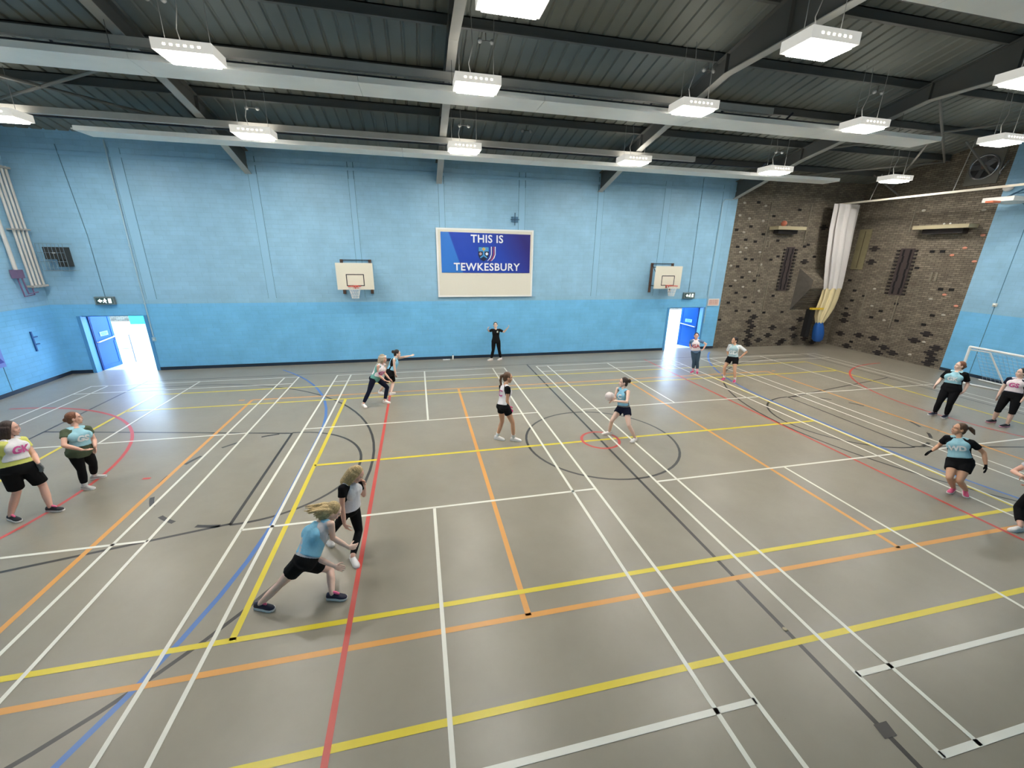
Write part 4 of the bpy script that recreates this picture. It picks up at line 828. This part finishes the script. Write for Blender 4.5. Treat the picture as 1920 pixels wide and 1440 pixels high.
    if st == 'bun': hb.ell(P3(.0, -.135, .035), hr*.05*g, hf*.045*g, hu*.05*g, 12, 8)
    if st == 'tied': hb.ell(P3(.0, -.115, -.005), hr*.035*g, hf*.035*g, hu*.04*g, 12, 8)
    if st == 'pony': lock([(0, -.10, .05), (0, -.15, .02), (.005, -.155, -.08), (.01, -.12, -.2), (.012, -.11, -.3)], [.02, .032, .03, .024, .008])
    if st == 'fly': lock([(0, -.10, .05), (0, -.15, .05), (-.01, -.2, .01), (-.02, -.25, -.06)], [.02, .035, .038, .01])
    if st == 'braid': lock([(0, -.10, 0), (.065, -.06, -.09), (.095, .045, -.2), (.085, .085, -.32), (.075, .09, -.4)], [.03, .034, .028, .022, .01])
    if st in ('bob', 'long'):
        L_ = .13 if st == 'bob' else .2
        for k in range(13):
            a = rad(-62+k*304/12-90+0); a = rad(200+k*140/12) if False else rad(165+k*210/12)
            x, y = .078*cos(a), -.02+.088*sin(a); lock([(x, y, .03), (x*1.12, y*1.05, -.04), (x*1.1, y*1.1-.01, -L_)], [.026, .028, .012], 7)
    if st == 'blown':                                        # loose hair streaming back
        for k in range(11):
            x = -.07+k*.014; zz = .06-abs(x)*.5+.015*sin(k*2.1); lock([(x, -.05, zz), (x*1.1, -.13, zz-.03), (x*1.25, -.20, zz-.075-.02*cos(k)), (x*1.3+.01*sin(k*3), -.26-.03*(k % 3), zz-.12)], [.028, .03, .02, .005], 7)
        for k in range(7):
            a = rad(190+k*160/6); x, y = .076*cos(a), -.02+.085*sin(a); lock([(x, y, .02), (x*1.1, y-.03, -.06), (x, y-.08, -.12)], [.025, .025, .008], 7)
    fin('hair', remesh(hb, .0085, 1, base), hair[1], root)
    if extra == 'headband': build(MB().tube([P3(.083*cos(2*pi*k/20), -.018+.098*sin(2*pi*k/20), .066+.02*sin(2*pi*k/20)) for k in range(21)], .008, 6), 'headband', M_white, root, True)
    # --- clothes
    def sleeve(mb, sd, t, e):
        S, E_ = J[sd+'s'], J[sd+'e']; mb.tube([tpos(.9), S], [.066*s*f+e, .056*s*f+e], 12, True); limb(mb, S, E_, .052, .056, .05, e, t, -.12, False)
    if top:
        c = MB(); lo = top[3] if len(top) > 3 else -.06; torso(c, lo, .985, .013, .013)
        for q in (-1, 1): c.ell(tpos(.68)+r0*q*.07*s*fat+f0*(.085*s*fat), r0*.066*s*fat, f0*.062*s*fat, up*.07*s, 12, 7)
        for sd in 'rl':
            if top[0] == 'tee': sleeve(c, sd, top[2], .006)
            else: c.tube([tpos(.9), tpos(.9).lerp(J[sd+'s'], .75)], [.07*s*f, .06*s*f], 12, True)
        so_ = fin('shirt', remesh(c, .010, 3, base), top[1], root)
        if extra == 'emblem':                                # small pale badge on the left chest
            bpy.context.view_layer.update(); q4 = []
            for dx, dy in ((.03, 0), (.09, .005), (.085, .06), (.055, .075), (.035, .05)):
                p0 = tpos(.72)+up*dy-r0*dx+f0*.6-base; hit, loc, nrm, idx = so_.ray_cast(p0, -f0); q4.append((loc+nrm*.008 if hit else p0-f0*.45)+base)
            build(MB().add(q4, [(0, 1, 2, 3, 4)]), 'chest_emblem', rgb('emblem_pale', (196, 200, 190), rough=.7), so_)
    if bib:
        c = MB(); bw = lambda t: 1.0 if t < .45 else (1.0-(t-.45)*.45 if t < .8 else .84-(t-.8)*.5)
        torso(c, bib[1] if len(bib) > 1 else .10, .985, .012, .032, fw=.002, wf=bw)
        for sd in 'rl': c.tube([tpos(.97), tpos(.9).lerp(J[sd+'s'], .62)+up*.012], [.05*s*f, .062*s*f], 12, True)
        for q in (-1, 1): c.ell(tpos(.68)+r0*q*.065*s*fat+f0*(.09*s*fat), r0*.085*s*fat, f0*.062*s*fat, up*.10*s, 12, 7)
        bo = fin('bib', remesh(c, .010, 3, base), bib[0], root)
        if letters:
            txt, cm, front, tc, sz = letters; w, d, fo = tor_at(tc); q = 1 if front else -1
            bvh_me = bo.data
            def put(x, y):
                p0 = tpos(tc)+up*y-frame(tc)[0]*x*q+frame(tc)[1]*q*.6-base; dr = -frame(tc)[1]*q
                hit, loc, nrm, idx = bo.ray_cast(p0, dr); return (loc+nrm*.012 if hit else p0+dr*.45)+base
            bpy.context.view_layer.update()
            vs, fs = text_mesh(txt, sz*s, 1.0, .006); build(MB().add([put(x, y) for x, y, z in vs], fs), 'bib_letters', cm, bo)
    kind, bm_, fr, bg = bottom; c = MB()
    torso(c, -.16, .20 if kind != 'shorts' else .17, bg, bg)
    for q in (-1, 1): c.ell(tpos(-.02)+rh*q*.07*s*fat-f0*(.06*s*fat), rh*(.085*s*fat+bg), f0*(.075*s*fat+bg), up*.09*s, 12, 7)
    for sd in 'rl':
        h, k, a = J[sd+'h'], J[sd+'k'], J[sd+'a']
        if fr <= 1: limb(c, h, k, .092, .084, .075, bg, fr, -.05, False)
        else: limb(c, h, k, *LG['u'], bg); limb(c, k, a, *LG['l'], bg, fr-1, 0, False)
    fin('shorts' if kind == 'shorts' else 'leggings', remesh(c, .010, 3, base), bm_, root)
    # --- socks and shoes
    for sd in 'rl':
        a, o_ = J[sd+'a'], J[sd+'o']; fd = V((o_.x-a.x, o_.y-a.y, 0)); fd = fd.normalized() if fd.length > .02 else V((f0.x, f0.y, 0)).normalized(); la = V((fd.y, -fd.x, 0)); k = J[sd+'k']
        if sock: c = MB(); limb(c, k, a, *LG['l'], .006, 1.0, .8, False); c.tube([a, V((a.x, a.y, .06))], .04*s, 10, True); build(c, 'sock', sock, root, True)
        z0 = 0.0; Q = lambda x, z: V((a.x, a.y, 0))+fd*(x*s)+V((0, 0, z*s+z0))
        so = [(-.078, .018), (-.066, .032), (-.02, .036), (.05, .039), (.11, .046), (.155, .042), (.182, .028), (.192, .012)]
        c = MB(); R_ = []
        for x, w in so:
            tp = {-.078: .06, -.066: .092, -.02: .105, .05: .088, .11: .066, .155: .056, .182: .045, .192: .034}[x]
            R_.append((Q(x*.985, (tp+.012)/2), la*w*s*.96, V((0, 0, (tp-.012)/2*s))))
        c.rings(R_, 16); sh_ = build(c, 'shoe', shoe[0], root, 70)
        top_, bot = [], []
        for x, w in so: top_.append((x, w+.004)); 
        c = MB(); pts2 = [(x, w) for x, w in top_]+[(x, -w) for x, w in reversed(top_)]; n = len(pts2)
        vs = [Q(x, .004)+la*w*s for x, w in pts2]+[Q(x, .034-(.0 if x < .1 else .006))+la*w*s for x, w in pts2]
        c.add(vs, [tuple(range(n-1, -1, -1)), tuple(range(n, 2*n))]+[(i, (i+1) % n, n+(i+1) % n, n+i) for i in range(n)]); build(c, 'sole', shoe[1], sh_)
        if len(shoe) > 2: build(MB().tube([Q(.02, .107), Q(.05, .098), Q(.085, .084)], [.016*s, .018*s, .014*s], 8, True), 'laces', shoe[2], sh_, True)
    return root
JT = {"p14":[[-1.328,-3.262,1.009],[-1.459,-3.353,0.926],[-1.525,-3.347,0.725],[-1.534,-3.513,0.499],[-1.322,-3.556,0.372],[-1.253,-3.472,0.25],[-1.324,-3.459,0.953],[-1.348,-3.378,0.684],[-1.15,-3.442,0.548],[-1.037,-3.348,0.474],[-1.675,-3.69,0.61],[-1.63,-3.547,0.48],[-1.94,-3.668,0.328],[-2.215,-3.686,0.071],[-2.046,-3.745,0.038],[-1.443,-3.346,0.165],[-1.366,-3.706,0.097],[-1.19,-3.746,0.035]],
 "p15":[[-1.074,-2.779,1.254],[-1.184,-2.748,1.131],[-1.261,-2.896,1.111],[-1.277,-2.971,0.846],[-1.267,-3.013,0.609],[-1.219,-2.997,0.457],[-1.09,-2.635,1.011],[-1.047,-2.541,0.756],[-1.019,-2.604,0.986],[-1.013,-2.677,1.128],[-1.26,-2.812,0.696],[-1.19,-2.661,0.629],[-1.429,-2.638,0.384],[-1.648,-2.542,0.079],[-1.548,-2.677,0.044],[-1.146,-2.707,0.25],[-1.202,-3.056,0.088],[-1.118,-3.223,0.028]],
 "p1":[[-6.528,-0.712,1.506],[-6.576,-0.748,1.347],[-6.553,-0.912,1.296],[-6.624,-0.922,1.027],[-6.573,-0.905,0.79],[-6.519,-0.865,0.642],[-6.533,-0.586,1.244],[-6.436,-0.611,0.98],[-6.286,-0.779,0.89],[-6.31,-0.73,0.738],[-6.55,-0.942,0.858],[-6.439,-0.789,0.841],[-6.623,-0.871,0.469],[-6.748,-0.963,0.1],[-6.588,-1.042,0.027],[-6.394,-0.713,0.467],[-6.331,-0.8,0.09],[-6.146,-0.823,0.026]],
 "p2":[[-6.181,0.003,1.359],[-6.176,-0.05,1.202],[-6.246,-0.191,1.172],[-6.187,-0.362,1.0],[-6.004,-0.297,0.866],[-5.941,-0.188,0.799],[-6.073,0.049,1.124],[-6.053,0.081,0.884],[-5.942,-0.099,0.825],[-5.982,-0.071,0.694],[-6.211,-0.193,0.769],[-6.145,-0.048,0.7],[-6.225,-0.147,0.425],[-6.274,-0.128,0.088],[-6.115,-0.164,0.027],[-6.222,0.124,0.393],[-6.362,0.253,0.097],[-6.211,0.309,0.034]],
 "p3":[[-1.163,3.627,1.325],[-1.221,3.593,1.175],[-1.299,3.448,1.153],[-1.317,3.48,0.887],[-1.149,3.448,0.722],[-1.015,3.474,0.645],[-1.141,3.724,1.114],[-1.167,3.77,0.852],[-1.036,3.634,0.713],[-0.955,3.722,0.613],[-1.465,3.49,0.773],[-1.371,3.64,0.735],[-1.607,3.425,0.42],[-1.781,3.346,0.091],[-1.695,3.197,0.031],[-1.114,3.634,0.448],[-1.2,3.528,0.089],[-1.043,3.453,0.032]],
 "p4":[[-0.808,4.53,1.241],[-0.879,4.493,1.097],[-0.909,4.34,1.094],[-0.911,4.309,0.834],[-0.896,4.332,0.608],[-0.894,4.416,0.481],[-0.823,4.638,1.065],[-0.606,4.507,1.132],[-0.428,4.649,1.125],[-0.318,4.753,1.119],[-1.091,4.311,0.684],[-1.03,4.473,0.652],[-1.22,4.236,0.34],[-1.409,4.417,0.085],[-1.283,4.306,0.035],[-1.004,4.529,0.282],[-1.07,4.229,0.089],[-0.945,4.336,0.034]],
 "p5":[[2.929,7.939,1.456],[2.938,7.907,1.293],[2.778,7.927,1.268],[2.711,8.168,1.166],[2.615,7.993,1.289],[2.631,7.899,1.414],[3.097,7.878,1.269],[3.302,8.012,1.156],[3.438,7.941,1.333],[3.496,7.85,1.448],[2.84,7.836,0.831],[3.018,7.814,0.823],[2.823,7.857,0.448],[2.755,7.923,0.084],[2.588,7.877,0.035],[3.072,7.864,0.445],[3.153,7.949,0.087],[3.014,7.846,0.033]],
 "p6":[[1.859,0.576,1.524],[1.8,0.539,1.357],[1.819,0.363,1.322],[1.791,0.313,1.041],[1.861,0.353,0.806],[1.874,0.293,0.65],[1.725,0.685,1.271],[1.74,0.573,1.001],[1.875,0.569,0.792],[1.961,0.595,0.652],[1.768,0.335,0.872],[1.687,0.505,0.859],[1.926,0.306,0.489],[1.968,0.358,0.09],[2.138,0.281,0.035],[1.719,0.522,0.457],[1.6,0.514,0.083],[1.753,0.406,0.034]],
 "p7":[[4.662,0.285,1.343],[4.656,0.238,1.18],[4.568,0.355,1.164],[4.536,0.383,0.911],[4.415,0.183,0.953],[4.317,0.26,0.874],[4.693,0.062,1.174],[4.596,-0.1,0.977],[4.393,0.01,0.978],[4.354,0.161,0.968],[4.634,0.243,0.677],[4.717,0.085,0.703],[4.368,0.113,0.438],[4.395,0.246,0.088],[4.222,0.277,0.034],[4.673,-0.161,0.414],[4.847,-0.219,0.087],[4.694,-0.3,0.033]],
 "p8":[[10.102,4.974,1.401],[10.118,4.994,1.243],[9.993,5.074,1.201],[10.061,5.221,0.996],[10.047,5.046,0.85],[10.156,5.111,0.766],[10.251,4.902,1.223],[10.477,4.84,1.107],[10.357,4.803,0.917],[10.383,4.927,0.833],[10.083,4.988,0.794],[10.226,4.892,0.801],[10.06,4.843,0.452],[10.08,4.826,0.089],[9.927,4.757,0.031],[10.181,4.795,0.445],[10.181,4.714,0.088],[10.089,4.575,0.031]],
 "p9":[[10.826,3.853,1.437],[10.832,3.813,1.275],[10.732,3.929,1.238],[10.777,4.042,0.996],[10.707,3.857,0.866],[10.819,3.93,0.784],[10.94,3.676,1.25],[11.085,3.5,1.092],[10.962,3.568,0.898],[10.99,3.687,0.799],[10.75,3.831,0.803],[10.853,3.681,0.806],[10.572,3.814,0.461],[10.643,3.816,0.088],[10.489,3.734,0.031],[10.769,3.537,0.458],[10.858,3.535,0.089],[10.722,3.426,0.031]],
 "p10":[[14.475,-0.403,1.504],[14.442,-0.405,1.329],[14.39,-0.251,1.293],[14.414,-0.135,1.037],[14.228,-0.173,0.881],[14.308,-0.102,0.757],[14.492,-0.572,1.303],[14.619,-0.622,1.055],[14.489,-0.678,0.854],[14.553,-0.614,0.716],[14.341,-0.37,0.825],[14.389,-0.549,0.841],[14.219,-0.391,0.442],[14.363,-0.294,0.089],[14.181,-0.28,0.03],[14.327,-0.572,0.444],[14.475,-0.5,0.086],[14.297,-0.536,0.033]],
 "p11":[[15.441,-1.157,1.476],[15.445,-1.165,1.306],[15.413,-0.999,1.247],[15.426,-0.934,0.977],[15.358,-0.942,0.742],[15.436,-0.893,0.609],[15.448,-1.325,1.244],[15.469,-1.377,0.97],[15.333,-1.418,0.772],[15.391,-1.362,0.632],[15.325,-1.117,0.83],[15.366,-1.293,0.857],[15.233,-1.114,0.436],[15.382,-1.03,0.087],[15.205,-0.998,0.033],[15.278,-1.363,0.473],[15.325,-1.339,0.088],[15.147,-1.312,0.03]],
 "p12":[[9.944,-3.164,1.202],[9.922,-3.211,1.045],[9.853,-3.091,0.988],[9.912,-2.983,0.757],[9.698,-3.025,0.693],[9.692,-2.931,0.574],[9.985,-3.388,1.013],[10.146,-3.521,0.856],[10.078,-3.638,0.672],[10.081,-3.69,0.529],[9.865,-3.302,0.579],[9.92,-3.463,0.627],[9.616,-3.455,0.351],[9.87,-3.442,0.089],[9.708,-3.484,0.032],[9.724,-3.552,0.326],[10.002,-3.559,0.089],[9.868,-3.66,0.032]],
 "p13":[[9.836,-4.258,1.331],[9.822,-4.325,1.176],[9.903,-4.222,1.056],[9.816,-4.099,0.828],[9.668,-4.283,0.858],[9.809,-4.297,0.788],[9.704,-4.438,1.189],[9.837,-4.489,0.959],[9.843,-4.388,0.745],[9.76,-4.293,0.647],[9.815,-4.45,0.655],[9.718,-4.576,0.741],[9.765,-4.356,0.281],[9.522,-4.56,0.091],[9.351,-4.534,0.033],[9.668,-4.68,0.375],[9.901,-4.756,0.087],[9.725,-4.756,0.032]]}
skA = rgb('skin_fair', (240, 202, 182), rough=.5, spec=.35); skB = rgb('skin_rosy', (234, 184, 162), rough=.5, spec=.35); skC = rgb('skin_tan', (216, 166, 134), rough=.5, spec=.35)
fb = dict(rough=.9, spec=.15, bump=.25, bscale=45)
bibB = rgb('bib_pale_blue', (160, 206, 218), **fb); bibB2 = rgb('bib_sky_blue', (142, 200, 226), **fb); bibW = rgb('bib_white', (234, 230, 232), **fb); bibP = rgb('bib_pinkish_white', (232, 220, 222), **fb)
blk = rgb('cloth_black', (24, 24, 26), **fb); nvy = rgb('cloth_navy', (28, 32, 50), **fb); gry = rgb('cloth_grey', (120, 122, 122), **fb); yel = rgb('cloth_lime', (214, 214, 120), **fb); olv = rgb('cloth_olive', (88, 98, 78), **fb)
tea = rgb('cloth_teal', (110, 168, 158), **fb); wht = rgb('cloth_white', (228, 230, 230), **fb); slt = rgb('cloth_slate', (62, 80, 96), **fb); blg = rgb('cloth_bluegrey', (104, 132, 166), **fb); lgr = rgb('cloth_lightgrey', (196, 192, 196), **fb)
hBl = rgb('hair_blonde', (186, 160, 112), rough=.6, noise=.3, nscale=55, bump=.6, bscale=90); hDb = rgb('hair_dark_brown', (58, 40, 32), rough=.5, noise=.3, nscale=55, bump=.6, bscale=90); hBr = rgb('hair_brown', (98, 70, 50), rough=.5, noise=.3, nscale=55, bump=.6, bscale=90); hBk = rgb('hair_black_brown', (38, 28, 26), rough=.5, noise=.3, nscale=55, bump=.6, bscale=90); hRd = rgb('hair_auburn', (128, 80, 56), rough=.5, noise=.3, nscale=55, bump=.6, bscale=90); hGr = rgb('hair_ash', (176, 160, 138), rough=.6, noise=.3, nscale=55, bump=.6, bscale=90)
shW = rgb('shoe_white', (236, 230, 226), rough=.6); shB = rgb('shoe_black', (30, 28, 36), rough=.6); shN = rgb('shoe_navy', (34, 34, 58), rough=.6); shP = rgb('shoe_pink', (246, 108, 150), rough=.6); shM = rgb('shoe_magenta', (206, 60, 110), rough=.6); soW = rgb('sole_white', (232, 228, 224), rough=.6); soP = rgb('sole_pink', (244, 170, 190), rough=.6); soK = rgb('sole_cream', (236, 220, 206), rough=.6)
pnk = rgb('letter_pink', (206, 88, 150), rough=.7); lwh = rgb('letter_white', (240, 242, 242), rough=.7); lrd = rgb('letter_red', (200, 96, 104), rough=.7)
glP = rgb('glove_pink', (226, 60, 130), **fb); glG = rgb('glove_grey', (128, 128, 128), **fb)
person('blonde woman in a pale blue bib and black shorts lunging forward, nearest the viewer', JT['p14'], 1.64, 1.0, (14, -18), skA, ('blown', hBl), ('less', lgr, 0, .02), (bibB2, .2), ('shorts', blk, .5, .018), (shN, soW, shP), ('WA', lwh, False, .62, .17))
person('blonde woman in a white bib and black leggings with a hand at her face', JT['p15'], 1.60, 1.0, (-12, -25), skB, ('long', hBl), ('tee', blk, .42), (bibW,), ('leggings', blk, 1.92, .007), (shW, soW))
person('woman in lime top, white GK bib and black shorts at the left edge', JT['p1'], 1.62, 1.12, (22, 5), skB, ('long', hDb), ('tee', yel, .5), (bibW, .3), ('shorts', blk, .85, .02), (shB, soW, shP), ('GK', pnk, True, .6, .155), glG)
person('woman in olive top, pale blue GS bib and black leggings beside the left bright doorway', JT['p2'], 1.44, 1.35, (28, 8), skB, ('tied', hRd), ('tee', olv, .45, -.16), (bibB, .3), ('leggings', blk, 1.85, .01), (rgb('shoe_grey', (190, 188, 184), rough=.6), soW), ('GS', lwh, True, .6, .155), None, wht)
person('woman with ash hair and white headband crouching forward in white bib and navy leggings', JT['p3'], 1.56, 1.05, (0, 0), skB, ('bob', hGr), ('less', tea, 0, -.14), (bibP, .22), ('leggings', nvy, 1.9, .008), (shW, soK), ('GD', pnk, True, .5, .17), None, None, True, 0, 'headband')
person('dark-haired woman in pale blue bib pointing with her outstretched arm', JT['p4'], 1.52, 1.0, (0, 0), skA, ('bun', hBk), ('less', blk, 0, -.05), (bibB2, .2), ('shorts', blk, .8, .015), (shW, soW))
person('umpire dressed all in black with raised arms before the blue wall', JT['p5'], 1.57, .95, (-98, 0), skA, ('pony', hBk), ('tee', blk, .55, -.14), None, ('leggings', blk, 1.95, .015), (shW, soK), None, None, None, True, 0, 'emblem')
person('woman with long brown ponytail, white bib and black shorts seen from behind', JT['p6'], 1.66, .92, (-5, 0), skC, ('pony', hBr), ('tee', blk, .4, .0), (bibW,), ('shorts', blk, .42, .012), (shW, soW), ('C', pnk, False, .6, .2), glP, wht)
person('woman in blue C bib and navy shorts holding the ball in the centre circle', JT['p7'], 1.56, .95, (168, 0), skA, ('bun', hDb), ('less', gry, 0, -.14), (bibB2, .22), ('shorts', nvy, .38, .018), (shW, soK), ('C', lwh, True, .68, .15))
person('woman in white GA bib and slate cropped leggings by the right fire door', JT['p8'], 1.52, 1.02, (-128, 0), skB, ('tied', hBk), ('tee', blg, .5, -.1), (bibP, .12), ('leggings', slt, 1.75, .01), (shM, soW), ('GA', lrd, True, .5, .19), None, rgb('sock_pink', (228, 180, 190), rough=.9))
person('woman in white tee and grey GD bib, dark braid, hands on hips', JT['p9'], 1.58, 1.0, (172, 0), skC, ('braid', hBk), ('tee', wht, .85, -.08), (rgb('bib_grey_blue', (164, 190, 196), **fb), .14), ('shorts', blk, .5, .018), (shM, soP), ('GD', lwh, True, .45, .18), None, wht)
person('auburn-haired woman in black with pale blue GK bib standing before the goal', JT['p10'], 1.64, 1.3, (152, 0), skA, ('tied', hRd), ('tee', blk, .75, -.15), (bibB, .35), ('leggings', blk, 1.95, .01), (shN, soW), ('GK', lwh, True, .58, .14))
person('woman in white GS bib and black knee-length leggings at the right edge', JT['p11'], 1.62, 1.15, (150, 0), skA, ('tied', hBk), ('tee', nvy, .5), (bibP, .22), ('leggings', blk, 1.2, .014), (shB, soP), ('GS', pnk, True, .58, .15))
person('woman in pale blue WD bib, black gloves and pink trainers crouching to move', JT['p12'], 1.52, 1.18, (152, 6), skC, ('fly', hBr), ('tee', blk, .55), (bibB, .2), ('shorts', blk, .5, .02), (shP, soW), ('WD', lwh, True, .58, .135), blk)
person('woman cut off by the right edge, bent arm and black leggings showing', JT['p13'], 1.58, 1.05, (150, 0), skB, ('tied', hBr), ('tee', lgr, .4), (bibW,), ('leggings', blk, 1.75, .012), (shW, soW), None)
bp = (4.321, 0.254, 1.015)
ball = empty('netball', bp, 'white netball held by the woman in the centre circle', 'ball')
build(MB().ell(bp, (.112, 0, 0), (0, .112, 0), (0, 0, .112), 24, 16), 'ball_shell', rgb('ball_white', (232, 218, 212), rough=.5, bump=.3, bscale=120), ball, True)
for ax in range(3):
    mb = MB(); P_ = []
    for k in range(33):
        a = 2*pi*k/32; q = [.1125*cos(a), .1125*sin(a)]; q.insert(ax, .0); P_.append(V(bp)+V(q))
    build(mb.tube(P_, .002, 5), 'seam', rgb('ball_seam', (186, 160, 160), rough=.6), ball)
